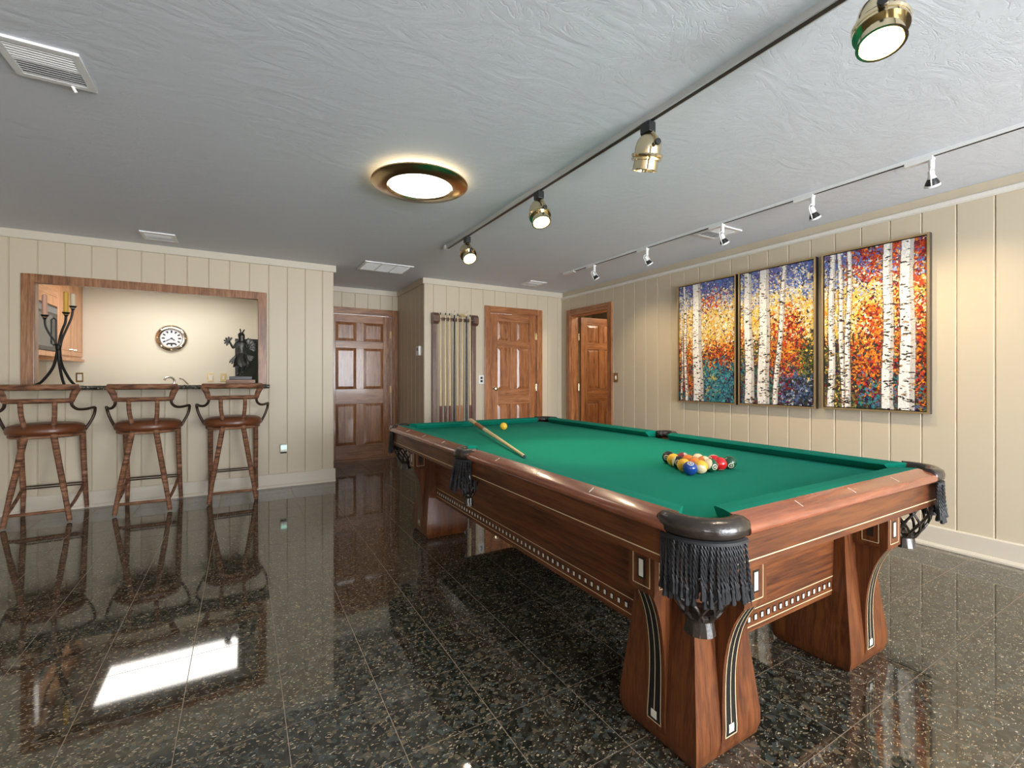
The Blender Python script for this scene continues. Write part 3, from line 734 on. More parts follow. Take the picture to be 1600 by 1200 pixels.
for k in range(4): B(-1.76 + k*.625, -1.15 + k*.625, 7.40, 7.42, .12, .87).build('door', MAPLE['z'], base, bevel=.003)
fa = thing('kitchen_faucet', 'chrome gooseneck faucet with lever just above the bar top', 'faucet', (-.80, 7.62, .925))
fm = MB().lathe([(0, 0), (.028, 0), (.026, .02), (.016, .03), (.014, .15)], 14); fm.build('body', M_chrome, fa, smooth=True)
MB().tube(smoothp([(0, 0, .14), (0, 0, .215), (-.03, -.02, .25), (-.08, -.05, .245), (-.10, -.06, .21)]), .014, 10).build('spout', M_chrome, fa, smooth=True)
MB().lathe([(0, 0), (.02, 0), (.018, .15), (0, .17)], 12, (.16, 0, 0)).build('lever_base', M_chrome, fa, smooth=True)
MB().tube([(.16, 0, .15), (.10, -.03, .225), (.06, -.05, .238)], [.010, .008, .011], 8).build('lever', M_chrome, fa, smooth=True)
tv = thing('television', 'dark flat television standing behind the bronze statue', 'television', (.20, 7.62, .925))
B(-.30, .46, -.02, .03, .13, .80).build('casing', M_black, tv, bevel=.006); B(-.275, .435, -.024, -.019, .155, .765).build('screen', mat('tv_screen', (.012, .022, .016), .12), tv)
B(.04, .12, -.01, .03, .02, .14).build('stand', M_black, tv); B(-.08, .24, -.10, .12, 0, .02).build('foot', M_black, tv, bevel=.004)
# clock
ck = thing('wall_clock', 'round porthole style wall clock with white dial and metal bezel', 'clock', (-.868, 7.998, 1.722), rz=0); ck.scale = (.92, .92, .92)
RX = Matrix.Rotation(R_(90), 4, 'X')
MB().ring([(.135, .0), (.200, .0), (.203, .012), (.195, .030), (.172, .045), (.150, .047), (.138, .035)], 48).xf(RX).build('bezel', mat('clock_bezel', (.62, .54, .44), .18, 1), ck, smooth=True)
MB().lathe([(0, 0), (.140, 0), (.140, .012), (0, .012)], 40).xf(RX).build('dial', mat('clock_dial', (.80, .80, .84), .4), ck)
for h in range(12):
    a = R_(90 - 30*h)
    m = MB().box(-.010, .010, -.020 if h % 3 else -.026, .012, .0125, .0145); m.xf(Matrix.Rotation(a - math.pi/2, 4, 'Z') @ Matrix.Translation((0, .108, 0))); m.xf(RX).build('hour_mark', M_black, ck)
for nm, ang, L, wd in (('hour_hand', -128, .062, .008), ('minute_hand', 122, .105, .006)):
    m = MB().prism([(-wd*.5, -.015), (wd*.5, -.015), (wd, L*.6), (0, L), (-wd, L*.6)], 'z', .016 if nm[0] == 'h' else .019, .018 if nm[0] == 'h' else .021); m.xf(Matrix.Rotation(R_(ang), 4, 'Z')).xf(RX).build(nm, M_black, ck)
MB().lathe([(0, .021), (.012, .021), (.010, .026), (0, .027)], 12).xf(RX).build('hand_cap', M_black, ck)
MB().box(-.045, .045, -.092, -.068, .0125, .015).xf(RX).build('badge', M_black, ck, bevel=.001)
for k in range(8):
    a = R_(45*k)
    MB().lathe([(0, 0), (.013, 0), (.012, .010), (0, .014)], 12, (.174*math.cos(a), .174*math.sin(a), .042)).xf(RX).build('screw', M_chrome if k % 2 else M_brassd, ck, smooth=True)
# kitchen ceiling light panel
kl = thing('kitchen_ceiling_light', 'bright rectangular ceiling light panel of the kitchen mirrored in the floor', 'ceiling light', (-.735, 6.99, CEIL))
fr = MB(); fr.box(-.70, .70, -.43, -.40, -.05, 0); fr.box(-.70, .70, .40, .43, -.05, 0); fr.box(-.70, -.67, -.40, .40, -.05, 0); fr.box(.67, .70, -.40, .40, -.05, 0); fr.build('frame', M_white, kl)
B(-.67, .67, -.40, .40, -.04, -.012).build('diffuser', emis('kitchen_diffuser', (1, .96, .89), 7.0), kl)
def plate(name, label, M, face, sw, cat='outlet'):
    o = thing(name, label, cat); 
    m = MB().box(-.038, .038, 0, .006, -.060, .060); m.xf(M).build('plate', face, o, bevel=.0015)
    if sw == 'switch': MB().box(-.012, .012, .005, .0085, -.026, .026).xf(M).build('surround', M_whiteplas, o); MB().box(-.005, .005, .008, .016, -.004, .012).xf(M).build('toggle', M_black if face is not M_brassd else M_whiteplas, o)
    elif sw == 'duplex':
        for z in (-.022, .022):
            MB().box(-.016, .016, .005, .0085, z-.015, z+.015).xf(M).build('socket', M_black, o, bevel=.003)
    else: MB().box(-.022, .022, .005, .009, -.040, .040).xf(M).build('insert', M_whiteplas, o)
    return o
FY = lambda x, y, z: Matrix.Translation((x, y, z)) @ Matrix.Rotation(math.pi, 4, 'Z')
FX = lambda x, y, z: Matrix.Translation((x, y, z)) @ Matrix.Rotation(R_(90), 4, 'Z')
plate('brass_outlet_plate', 'brass outlet plate on the kitchen wall beside the candelabra', FY(-1.833, 7.999, 1.175), M_brassd, 'insert')
plate('brass_outlet_plate', 'brass outlet plate on the kitchen wall, left of the close pair by the statue', FY(-.409, 7.999, 1.172), M_brassd, 'insert')
plate('brass_outlet_plate', 'brass switch plate on the kitchen wall nearest the bronze statue', FY(-.252, 7.999, 1.172), M_brassd, 'switch', 'switch')
plate('outlet_plate', 'white outlet plate on the wall between cue rack and door', FY(2.795, CUEY - .0005, 1.146), M_whiteplas, 'duplex')
plate('switch_plate', 'brass light switch on the right wall beside the open door', FX(RIGHTX - .0005, 4.452, 1.172), M_brassd, 'switch', 'switch')
nl = thing('night_light', 'small white plug in night light glowing green low on the bar wall', 'night light', (.376, BARY, .405))
B(-.038, .038, -.006, 0, -.055, .055).build('wall_plate', M_trimp, nl, bevel=.001)
B(-.034, .034, -.045, -.006, -.030, .052).build('housing', M_whiteplas, nl, bevel=.008); B(-.027, .027, -.048, -.044, .000, .040).build('lens', mat('night_lens', (.5, .7, .6), .3, emit=((.45, .95, .7), .9)), nl); B(-.030, .030, -.012, -.006, -.050, -.032).build('socket', M_dark, nl)
th = thing('thermostat', 'white thermostat in two boxes on the alcove side wall', 'thermostat', (1.985, 5.81, 1.52))
B(-.03, 0, -.07, .03, -.06, .06).build('housing', M_whiteplas, th, bevel=.004); B(-.034, -.003, .032, .075, -.055, .05).build('sensor', mat('grey_plastic', (.5, .5, .5), .4), th, bevel=.004); B(-.033, -.029, -.055, .01, .0, .04).build('display', mat('lcd', (.35, .38, .36), .2), th)

# candelabra
cd = thing('candelabra', 'black wrought iron candelabra with three candles on the bar top', 'candelabra', (-1.432, 5.62, 1.10))
def arm(nm, pts, r): MB().tube(smoothp(pts, 6), r, 8).build(nm, M_iron, cd, smooth=True)
arm('foot_leg', [(-.14, -.03, .008), (-.10, -.02, .04), (-.035, -.006, .16), (-.008, 0, .30), (-.006, 0, .36)], .011)
arm('foot_leg', [(.060, -.08, .008), (.035, -.05, .08), (.008, -.01, .22), (.004, 0, .36)], .011)
arm('foot_leg', [(.095, .05, .008), (.060, .035, .07), (.018, .012, .20), (.006, .004, .36)], .011)
arm('branch', [(-.006, 0, .30), (-.02, 0, .39), (-.055, -.01, .46), (-.080, -.015, .53), (-.084, -.015, .585)], .008)
arm('branch', [(.004, 0, .30), (.010, -.01, .40), (.032, -.03, .49), (.055, -.04, .56), (.060, -.04, .615)], .010)
arm('branch', [(.006, .004, .30), (.018, .02, .41), (.050, .04, .53), (.075, .05, .62), (.084, .05, .69)], .009)
MB().ring([(.013, -.03), (.020, -.02), (.020, .02), (.013, .03)], 12, (0, 0, .345)).build('collar', M_iron, cd, smooth=True)
for nm, (x, y, z), c, h, tilt in (('candle', (-.085, -.015, .585), (.62, .35, .24), .185, 0), ('candle', (.061, -.04, .615), (.62, .36, .045), .190, .03), ('candle', (.085, .05, .685), (.72, .62, .42), .12, .03)):
    MB().lathe([(0, -.002), (.008, 0), (.024, .034), (.030, .042), (.026, .042), (.012, .02), (0, .018)], 14, (x, y, z)).build('candle_cup', M_iron, cd, smooth=True)
    MB().lathe([(0, .02), (.019, .02), (.0185, .03+h), (.012, .036+h), (0, .034+h)], 14, (x, y, z)).build(nm, mat('wax_%d' % (c[1]*100), c, .5), cd, smooth=True)

# bronze dancer statue
sc_ = thing('bronze_statue', 'dark bronze dancer statue with feather fans on a stepped wooden base', 'statue', (-.02, 5.63, 1.10))
B(-.135, .13, -.08, .08, 0, .050).build('base', OAK['x'], sc_, bevel=.003); B(-.105, .10, -.065, .065, .050, .085).build('base_step', M_ebony, sc_, bevel=.003)
def skin(name, pts, edges, mt, parent):
    me = bpy.data.meshes.new(name); me.from_pydata([p[:3] for p in pts], edges, [])
    o = put(name, me, parent); md = o.modifiers.new('s', 'SKIN'); 
    for i, p in enumerate(pts):
        sv = me.skin_vertices[0].data[i]; sv.radius = (p[3], p[3]); sv.use_root = (i == 0)
    o.modifiers.new('u', 'SUBSURF').levels = 2; o.modifiers['u'].render_levels = 2
    me.materials.append(mt); return o
pts = [(.01, 0, .29, .036), (.0, 0, .36, .034), (-.005, -.005, .42, .038), (.0, -.01, .462, .015), (.004, -.015, .492, .026), (.006, -.016, .520, .016),
       (-.045, -.01, .425, .017), (-.075, -.03, .36, .013), (-.100, -.05, .41, .011), (-.112, -.052, .44, .010),
       (.040, 0, .425, .017), (.070, -.02, .36, .013), (.082, -.03, .40, .010), (.088, -.03, .42, .009),
       (-.012, 0, .26, .024), (-.008, -.035, .17, .017), (-.020, .0, .085, .012), (-.035, -.03, .058, .010),
       (.032, 0, .26, .024), (.042, -.055, .185, .018), (.028, -.02, .105, .012), (.012, -.05, .085, .010)]
ed = [(0,1),(1,2),(2,3),(3,4),(4,5),(2,6),(6,7),(7,8),(8,9),(2,10),(10,11),(11,12),(12,13),(0,14),(14,15),(15,16),(16,17),(0,18),(18,19),(19,20),(20,21)]
skin('figure', pts, ed, M_bronze, sc_)
rb_ = MB(); n_ = 28; vs = []
for z, r0 in ((.345, .030), (.30, .046), (.25, .060), (.20, .074), (.165, .082)):
    for k in range(n_):
        a = 2*math.pi*k/n_; q = r0*(1 + (.16 if z < .28 else .05)*math.sin(7*a + z*20)); vs.append((.008 + q*math.cos(a)*.95, q*math.sin(a)*.75, z + (.018*math.sin(5*a) if z < .2 else 0)))
rb_.add(vs, [(i*n_+k, i*n_+(k+1) % n_, (i+1)*n_+(k+1) % n_, (i+1)*n_+k) for i in range(4) for k in range(n_)])
rb_.build('robe', M_bronze, sc_, smooth=True)
MB().lathe([(0, .535), (.020, .532), (.032, .515), (.034, .495), (.030, .47), (.036, .44), (.030, .43), (0, .43)], 14, (.006, -.004, 0)).build('hair', M_bronze, sc_, smooth=True)
def feathers(nm, c, n, a0, a1, L, wd, yoff=0, tilt=0):
    m = MB()
    for k in range(n):
        a = R_(a0 + (a1-a0)*k/max(1, n-1)); d = Vector((math.cos(a), tilt, math.sin(a))).normalized(); s_ = Vector((-math.sin(a), 0, math.cos(a)))
        p = Vector(c) + Vector((0, yoff + .003*(k % 2), 0)); f_ = Vector((0, .0035, 0))
        prof = [(0, .25), (.35, .8), (.75, 1), (.93, .6), (1, .05)]
        vs = []
        for u, q in prof: vs += [p + d*L*u - s_*wd*q - f_*.3, p + d*L*u + f_, p + d*L*u + s_*wd*q - f_*.3, p + d*L*u - f_*1.3]
        m.add(vs, [(i*4+j, i*4+(j+1) % 4, i*4+4+(j+1) % 4, i*4+4+j) for i in range(4) for j in range(4)] + [(0,1,2,3), (16,17,18,19)])
    m.build(nm, M_bronze, sc_, smooth=True)
feathers('head_feathers', (.003, -.012, .520), 2, 62, 100, .070, .008)
feathers('headdress', (.003, -.01, .512), 7, -15, 195, .036, .010)
feathers('hand_fan', (-.112, -.052, .435), 6, 60, 240, .055, .011)
feathers('back_bustle', (.055, .03, .385), 9, -25, 80, .105, .015)
feathers('waist_bustle', (.045, .03, .30), 6, -85, -20, .10, .013)
feathers('side_drop', (-.035, .01, .30), 4, 232, 268, .13, .013)
feathers('apron_fringe', (.0, -.04, .30), 5, 250, 290, .085, .010)

for o in sc_.children:
    if not o.name.startswith('base'): o.scale = (.93, .93, .93); o.location = (0, 0, .085 - .048*.93)
# ------------------------------------------------------------------ cue rack
rk = thing('cue_rack', 'wall mounted walnut cue rack with two posts and a crossbar', 'cue rack', (2.05, CUEY, 0))
def post(x0, x1):
    B(x0, x1, -.055, -.004, .10, 1.90).build('post', RACKW['z'], rk, bevel=.004)
post(.03, .085); post(.585, .64)
for x0, x1, s in ((.025, .105, 1), (.575, .655, -1)):
    pr = [(-.004, 1.86), (-.075, 1.86), (-.11, 1.89), (-.11, 1.965), (-.075, 2.0), (-.004, 2.0)]
    MB().prism(pr, 'x', x0, x1).build('head_block', RACKW['z'], rk, bevel=.003)
bar = MB()
bar.box(.105, .575, -.070, -.045, 1.905, 1.945)
bar.build('crossbar', RACKW['x'], rk, bevel=.004)
B(.02, .66, -.13, -.004, .06, .11).build('base_shelf', RACKW['x'], rk, bevel=.004)
for k in range(8):
    x = .135 + k*.061
    MB().ring([(.013, -.006), (.019, -.006), (.019, .006), (.013, .006)], 12, (x, -.088, 1.925)).build('cue_clip', RACKW['z'], rk)
M_bk = mat('black_cue', (.012, .012, .014), .3); M_red = mat('cue_butt_red', (.14, .02, .014), .3); M_brn = mat('cue_butt_brown', (.09, .03, .014), .3); M_org = mat('cue_butt_orange', (.42, .15, .04), .3)
cues = [(.122, .122, M_ash, M_red, 'first pool cue at the left of the rack beside the walnut post'), (.190, .186, M_ash, M_brn, 'pale pool cue, second from the left in the rack'),
        (.246, .250, M_ash, M_red, 'pale pool cue just left of the first black cue'), (.312, .312, M_bk, M_bk, 'black shafted pool cue left of the leaning cue'),
        (.360, .352, M_ash, M_org, 'pale pool cue with orange butt beside the black cue'), (.430, .404, M_ash, M_org, 'leaning bridge stick with a dark crosspiece at its tip'),
        (.482, .482, M_bk, M_bk, 'black shafted pool cue near the right of the rack'), (.536, .538, M_ash, M_red, 'last pale pool cue at the right of the rack')]
for i, (xt, xb, sh, bt, lab) in enumerate(cues):
    c = thing('racked_cue', lab, 'cue', (2.05, CUEY, 0), 'cues standing in the rack')
    top = 2.00 if i not in (3, 6) else 2.01
    prt = [('butt', bt, [(0, 0), (0, .0148), (.36, .0122)]), ('point', bt, [(.36, .0122), (.48, .0060), (.56, .0010)]), ('shaft', sh, [(.37, .0118), (.985, .0072)]), ('tip', M_ivory if i in (3, 6) else M_tip, [(.985, .0072), (1, .0062), (1.0, 0)])]
    prt = [(a_, b_, [(u_, r_*1.2) for u_, r_ in p_]) for a_, b_, p_ in prt]
    stick(c, (xb, -.095, .112), (xt, -.088, top), prt)
    if i == 5: MB().prism([(-.045, 1.985), (.045, 1.985), (.05, 2.0), (.02, 2.004), (.02, 2.012), (-.02, 2.012), (-.02, 2.004), (-.05, 2.0)], 'y', -.104, -.078).xf(Matrix.Translation((xt, 0, -.015))).build('bridge_head', M_brassd, c)
    if i in (3, 6): MB().tube([(xt, -.088, 2.005), (xt, -.088, 2.03), (xt + .012, -.088, 2.045)], .004, 6).build('hook', M_chrome, c)

# ------------------------------------------------------------------ paintings
def painting(idx, y0, y1, z0, z1, label):
    W, H = 150, 276; rs = np.random.RandomState(20 + idx)
    img = np.zeros((H, W, 3), np.float32); uu, vv = np.meshgrid((np.arange(W)+.5)/W, (np.arange(H)+.5)/H)
    def c(*k): return np.array(k, np.float32)
    BLUE, PURP, CRM, YEL, ORG, RED, DRED, TEAL, DGR, NAVY, OLV = c(.12,.20,.52), c(.20,.14,.34), c(.86,.80,.62), c(.86,.60,.12), c(.80,.28,.03), c(.60,.06,.02), c(.22,.02,.02), c(.03,.24,.26), c(.03,.06,.03), c(.015,.02,.06), c(.22,.20,.05)
    def blob(u, v, cu, cv, ru, rv): return max(0, 1 - ((u-cu)/ru)**2 - ((v-cv)/rv)**2)
    def pick(opts):
        w_ = np.cumsum([o[1] for o in opts]); q = (clump[0] if rs.rand() < .62 else rs.rand())*w_[-1]
        return opts[min(len(opts)-1, int(np.searchsorted(w_, q)))][0]
    coarse = rs.rand(40, 24); cl = rs.rand(62, 34); clump = [0]
    def field(u, v):
        clump[0] = cl[int(min(.999, max(0, v + .012*rs.randn()))*62), int(min(.999, max(0, u + .02*rs.randn()))*34)]
        v = min(.999, max(0, v + .045*rs.randn()*(.6) + .10*(coarse[int(v*39.9), int(u*23.9)] - .5)))
        if v < .10: o = [(BLUE, 3), (PURP, 2.0), (CRM, .6)]
        elif v < .24: o = [(BLUE, 2.2*(1-(v-.1)/.2)), (CRM, 2), (YEL, .5 + (v-.1)*4), (c(.45,.52,.75), 1.2)]
        elif v < .56: o = [(YEL, 2.4), (CRM, 1.8), (ORG, .35), (c(.75,.45,.10), 1)]
        elif v < .68: o = [(OLV, 1.2), (DGR, 1.4), (YEL, .7), (DRED, .8), (ORG, .5)]
        else: o = [(NAVY, 1.5), (TEAL, 1.5), (DGR, 1.2), (OLV, .5), (c(.12,.18,.35), .8), (DRED, .5)]
        red = 0
        if idx == 0:
            red = 3.5*blob(u, v, .80, .60, .42, .12) + 2.2*blob(u, v, .62, .18, .34, .07) + 3*blob(u, v, .12, .62, .16, .2) + 3*blob(u, v, .15, .85, .18, .12)
            if v > .68 and u > .4: o = [(TEAL, 3), (c(.10,.35,.38), 2), (c(.50,.42,.10), 1.6*blob(u, v, .55, .85, .3, .16)), (NAVY, 1 + 3*max(0, u-.75)), (c(.03,.12,.30), 1.2)]
        elif idx == 1:
            red = 5*blob(u, v, .66, .48, .30, .20) + 5*blob(u, v, .58, .68, .32, .10) + 4*blob(u, v, .04, .48, .08, .1)
            if v > .76 and u > .55: o = [(NAVY, 2), (c(.10,.16,.32), 2), (DGR, 1.5), (c(.45,.50,.55), .8), (DRED, 2*blob(u, v, .62, .88, .22, .15))]
            if v > .52 and u > .78 and v < .78: o = [(DGR, 3), (OLV, 2), (YEL, .5)]
        else:
            red = 5*blob(u, v, .55, .08, .40, .17) + 6*blob(u, v, .50, .42, .16, .13) + 7*blob(u, v, .50, .68, .26, .22) + 6*blob(u, v, .95, .62, .12, .34) + 5*blob(u, v, .93, .12, .14, .24) + 4*blob(u, v, .78, .5, .10, .4)
            if v > .55 and u < .35: o = [(DGR, 2), (OLV, 1.5), (NAVY, 1), (YEL, .6), (DRED, 1)]
        if red > 0:
            k = 1.6 if v > .5 else .7
            o = o + [(RED, red*1.5), (ORG, red*k), (DRED, red*.9)]
        return pick(o)
    img[:] = .2
    def stroke(cx, cy, L, wd, an, col):
        r = int(L + 2); x0, x1 = max(0, int(cx)-r), min(W, int(cx)+r+1); ya, yb = max(0, int(cy)-r), min(H, int(cy)+r+1)
        if x0 >= x1 or ya >= yb: return
        X, Y = np.meshgrid(np.arange(x0, x1) - cx, np.arange(ya, yb) - cy)
        a = X*math.cos(an) + Y*math.sin(an); b = -X*math.sin(an) + Y*math.cos(an)
        img[ya:yb, x0:x1][(a/L)**2 + (b/wd)**2 < 1] = col
    for n, (L, wd) in ((2600, (6, 4)), (5200, (3.4, 1.7)), (3500, (2.2, 1.1))):
        for _ in range(n):
            u, v = rs.rand(), rs.rand(); col = field(u, v) * (.80 + .5*(rs.rand()-.5)) + .03*(rs.rand(3)-.5)
            if rs.rand() < .08 + .09*(v > .5): col = c(.05, .03, .03)*(.4 + rs.rand())
            stroke(u*W, v*H, L*(.6+.8*rs.rand()), wd*(.6+.8*rs.rand()), rs.rand()*3.14, np.clip(col, 0, 1))
    tr = [[(.10, .14, .022, 0, 1), (.05, .05, .012, .2, 1), (.33, .37, .085, 0, 1)], [(.10, .14, .062, 0, 1), (.36, .34, .078, 0, 1), (.64, .50, .030, 0, 1)],
          [(.085, .07, .034, 0, 1), (.165, .21, .024, 0, 1), (.275, .245, .026, 0, 1), (.66, .655, .050, 0, 1), (.835, .83, .068, 0, 1)]][idx]
    for (ua, ub, wd, v0, v1) in tr:
        ph = rs.rand()*6
        for y in range(int(v0*H), int(v1*H)):
            v = y/H; cx = (ua + (ub-ua)*v + .008*math.sin(v*9 + ph))*W; hw_ = wd*W*(.80 + .3*v)
            for x in range(max(0, int(cx-hw_-1.5)), min(W, int(cx+hw_+2.5))):
                d = (x - cx)/hw_
                if abs(d) < 1: img[y, x] = (c(.84,.81,.76) if d < .35 else c(.54,.50,.46))*(.72+.42*rs.rand())
                elif rs.rand() < .45: img[y, x] = c(.14,.10,.08)*(.5+rs.rand())
        for _ in range(int(60 + 900*wd)):
            v = rs.rand()**.7; cx = (ua + (ub-ua)*v)*W; hw_ = wd*W*(.8+.3*v)
            big = rs.rand() < .12 + .2*(v > .45)
            stroke(cx + (rs.rand()-.5)*1.9*hw_, v*H, (1.2 + rs.rand()*2.2)*(1.6 if big else 1), .7*(1.8 if big else 1), (rs.rand()-.5)*.7, c(.03,.025,.02) if rs.rand() < .75 else c(.35,.22,.10))
    if idx < 2:      # fine dark branches
        for (u, v, an, L) in ([(.42, .12, -.6, 60), (.42, .16, -.35, 70), (.55, .07, -1.0, 35), (.40, .22, .5, 30)] if idx == 0 else [(.20, .40, -.7, 30), (.60, .16, -2.3, 26), (.18, .55, .6, 22)]):
            x, y = u*W, v*H
            for k in range(L):
                stroke(x, y, 1.1, .7, an, c(.07,.04,.04)); an += (rs.rand()-.5)*.25; x += math.cos(an); y += math.sin(an)*1.0
    P = thing('framed_painting', label, 'painting', (RIGHTX, (y0+y1)/2, (z0+z1)/2), 'birch forest paintings')
    hy, hz = (y1-y0)/2, (z1-z0)/2; e = .014; X0_, X1_ = -.045, -.001
    Mf = mat('frame_side_%d' % idx, (.035, .026, .020), .4); Mg = mat('frame_gold_%d' % idx, (.46, .33, .18), .35, .6)
    for a in (( -hy, -hy+e, -hz, hz), (hy-e, hy, -hz, hz), (-hy+e, hy-e, -hz, -hz+e), (-hy+e, hy-e, hz-e, hz)):
        fr_ = B(X0_, X1_, *a).build('frame_side', Mf, P); B(X0_-.002, X0_, *a).build('frame_face', Mg, fr_)
    B(-.012, -.003, -hy+e, hy-e, -hz+e, hz-e).build('backing', Mf, P)
    g = .006; ch, cz = hy-e-g, hz-e-g
    gx = np.linspace(ch, -ch, W+1); gz = np.linspace(cz, -cz, H+1)
    lum = img.mean(2); rel = np.zeros((H+1, W+1)); rel[:H, :W] = lum; rel[H] = rel[H-1]; rel[:, W] = rel[:, W-1]
    YY, ZZ = np.meshgrid(gx, gz); XX = -.037 - .0022*rel
    vs = np.stack([XX, YY, ZZ], -1).reshape(-1, 3)
    ii, jj = np.meshgrid(np.arange(H), np.arange(W), indexing='ij'); a0 = ii*(W+1)+jj
    fs = np.stack([a0, a0+W+1, a0+W+2, a0+1], -1).reshape(-1, 4)
    me = bpy.data.meshes.new('canvas'); me.vertices.add(len(vs)); me.vertices.foreach_set('co', vs.ravel())
    me.loops.add(fs.size); me.loops.foreach_set('vertex_index', fs.ravel().astype(np.int32)); me.polygons.add(len(fs))
    me.polygons.foreach_set('loop_start', np.arange(0, fs.size, 4, dtype=np.int32)); me.polygons.foreach_set('loop_total', np.full(len(fs), 4, np.int32)); me.update()
    ca = me.color_attributes.new('paint', 'FLOAT_COLOR', 'CORNER')
    colr = np.ones((len(fs), 4, 4), np.float32); colr[:, :, :3] = np.clip(img.reshape(-1, 1, 3), 0, 1); ca.data.foreach_set('color', colr.ravel())
    m = mat('oil_paint_%d' % idx, (1, 1, 1), .45, spec=.3); nd = m.node_tree.nodes.new('ShaderNodeVertexColor'); nd.layer_name = 'paint'
    m.node_tree.links.new(nd.outputs[0], m.node_tree.nodes['Principled BSDF'].inputs['Base Color']); me.materials.append(m)
    put('canvas', me, P)
    B(-.036, -.012, -ch, ch, -cz, cz).build('stretcher', M_ivory, P)
painting(0, 2.753, 3.443, .908, 2.172, 'leftmost birch forest painting with a teal pond, nearest the open door')
painting(1, 2.034, 2.727, .912, 2.177, 'middle birch forest painting with red foliage between three trunks')
painting(2, 1.299, 1.990, .918, 2.182, 'rightmost birch forest painting with two thick trunks and orange leaves')

# ------------------------------------------------------------------ ceiling vents
def vent(label, x0, x1, y0, y1, ns, along='x', split=0, lever=False, grid=False):
    v = thing('ceiling_vent', label, 'vent', ((x0+x1)/2, (y0+y1)/2, CEIL)); hx, hy = (x1-x0)/2, (y1-y0)/2; e = .028
    f = MB()
    for a in ((-hx, hx, -hy, -hy+e), (-hx, hx, hy-e, hy), (-hx, -hx+e, -hy+e, hy-e), (hx-e, hx, -hy+e, hy-e)): f.box(*a, -.012, -.0005)
    for k in range(split): 
        if grid: c = -hx + e + (2*hx-2*e)*(k+1)/(split+1); f.box(c-.010, c+.010, -hy+e, hy-e, -.011, -.0005)
        else: c = 0; f.box(-hx+e, hx-e, -.012, .012, -.011, -.0005)
    f.build('frame', M_white, v, bevel=.002); B(-hx+e, hx-e, -hy+e, hy-e, -.0025, -.0006).build('duct', M_dark, v)
    for k in range(ns):
        c = -hy + e + (2*hy - 2*e)*(k+.5)/ns; t = .007 if c < 0 else -.007; 
        if grid: t = .004
        pr = [(c - t*.5 - .0012, -.0025), (c - t*.5 + .0012, -.0025), (c + t*.5 + .0012, -.0115), (c + t*.5 - .0012, -.0115)]
        MB().prism(pr, 'x', -hx+e, hx-e).build('louver', M_white, v)
    if lever: MB().tube([(hx*.35, -hy+.02 if lever < 0 else hy-.012, -.008), (hx*.35+.012, (-hy if lever < 0 else hy)-.004, -.032)], .006, 8).build('lever', M_whiteplas, v)
vent('nearest ceiling register with slanted louvers and a lever, at the top left', -.81, -.555, 2.412, 2.685, 12, split=1, lever=1)
vent('large three section return grille in the ceiling before the alcove', 1.14, 1.685, 5.10, 5.52, 26, split=2, grid=True)
vent('small ceiling register above the serving opening', -.775, -.52, 5.03, 5.29, 12, split=1)
vent('small ceiling register in front of the door beside the cue rack', 3.23, 3.49, 5.06, 5.33, 10, split=1)
vent('ceiling register next to the white track above the paintings', 3.42, 3.70, 2.42, 2.70, 12, split=1)

# ------------------------------------------------------------------ lights: round fixture and two tracks
cf = thing('round_ceiling_light', 'round flush ceiling light with brass ring and glowing white glass', 'ceiling light', (.972, 2.825, CEIL))
M_ring = mat('bronze_ring', (.60, .46, .25), .2, 1)
MB().ring([(.196, -.050), (.204, -.062), (.290, -.052), (.302, -.044), (.300, -.036), (.288, -.042), (.205, -.050)], 64).build('ring', M_ring, cf, smooth=True)
MB().lathe([(0, -.058), (.10, -.060), (.197, -.052), (.20, -.040), (0, -.040)], 48).build('glass', emis('lamp_glass', (1, .95, .82), 5.0), cf, smooth=True)
MB().lathe([(.235, -.034), (.240, -.006)], 48).build('inner_glow', emis('lamp_side', (1, .88, .60), 4.0), cf)
MB().lathe([(0, -.001), (.20, -.001), (.20, -.03), (0, -.03)], 32).build('pan', M_white, cf)
def lamp(name, parent, loc, d, W, col, angle, blend, rad=.03):
    l = bpy.data.lights.new(name, 'SPOT'); l.energy = W; l.color = col; l.spot_size = R_(angle); l.spot_blend = blend; l.shadow_soft_size = rad
    o = bpy.data.objects.new(name, l); COL.objects.link(o); o.parent = parent; o.location = loc; o.rotation_euler = Vector(d).to_track_quat('-Z', 'Y').to_euler(); return o
TRX = 1.697
tr1 = thing('black_ceiling_track', 'long black track on the ceiling above the pool table', 'light track', (TRX, 0, CEIL))
B(-.019, .019, -1.2, 4.13, -.030, 0).build('channel', mat('grey_aluminium', (.55, .55, .55), .4), tr1); B(-.010, .010, -1.2, 4.13, -.032, -.0295).build('slot', M_black, tr1); B(-.03, .03, 4.13, 4.17, -.03, 0).build('end_cap', M_white, tr1)
M_lampface = emis('lamp_face', (1, .76, .38), 5.5)
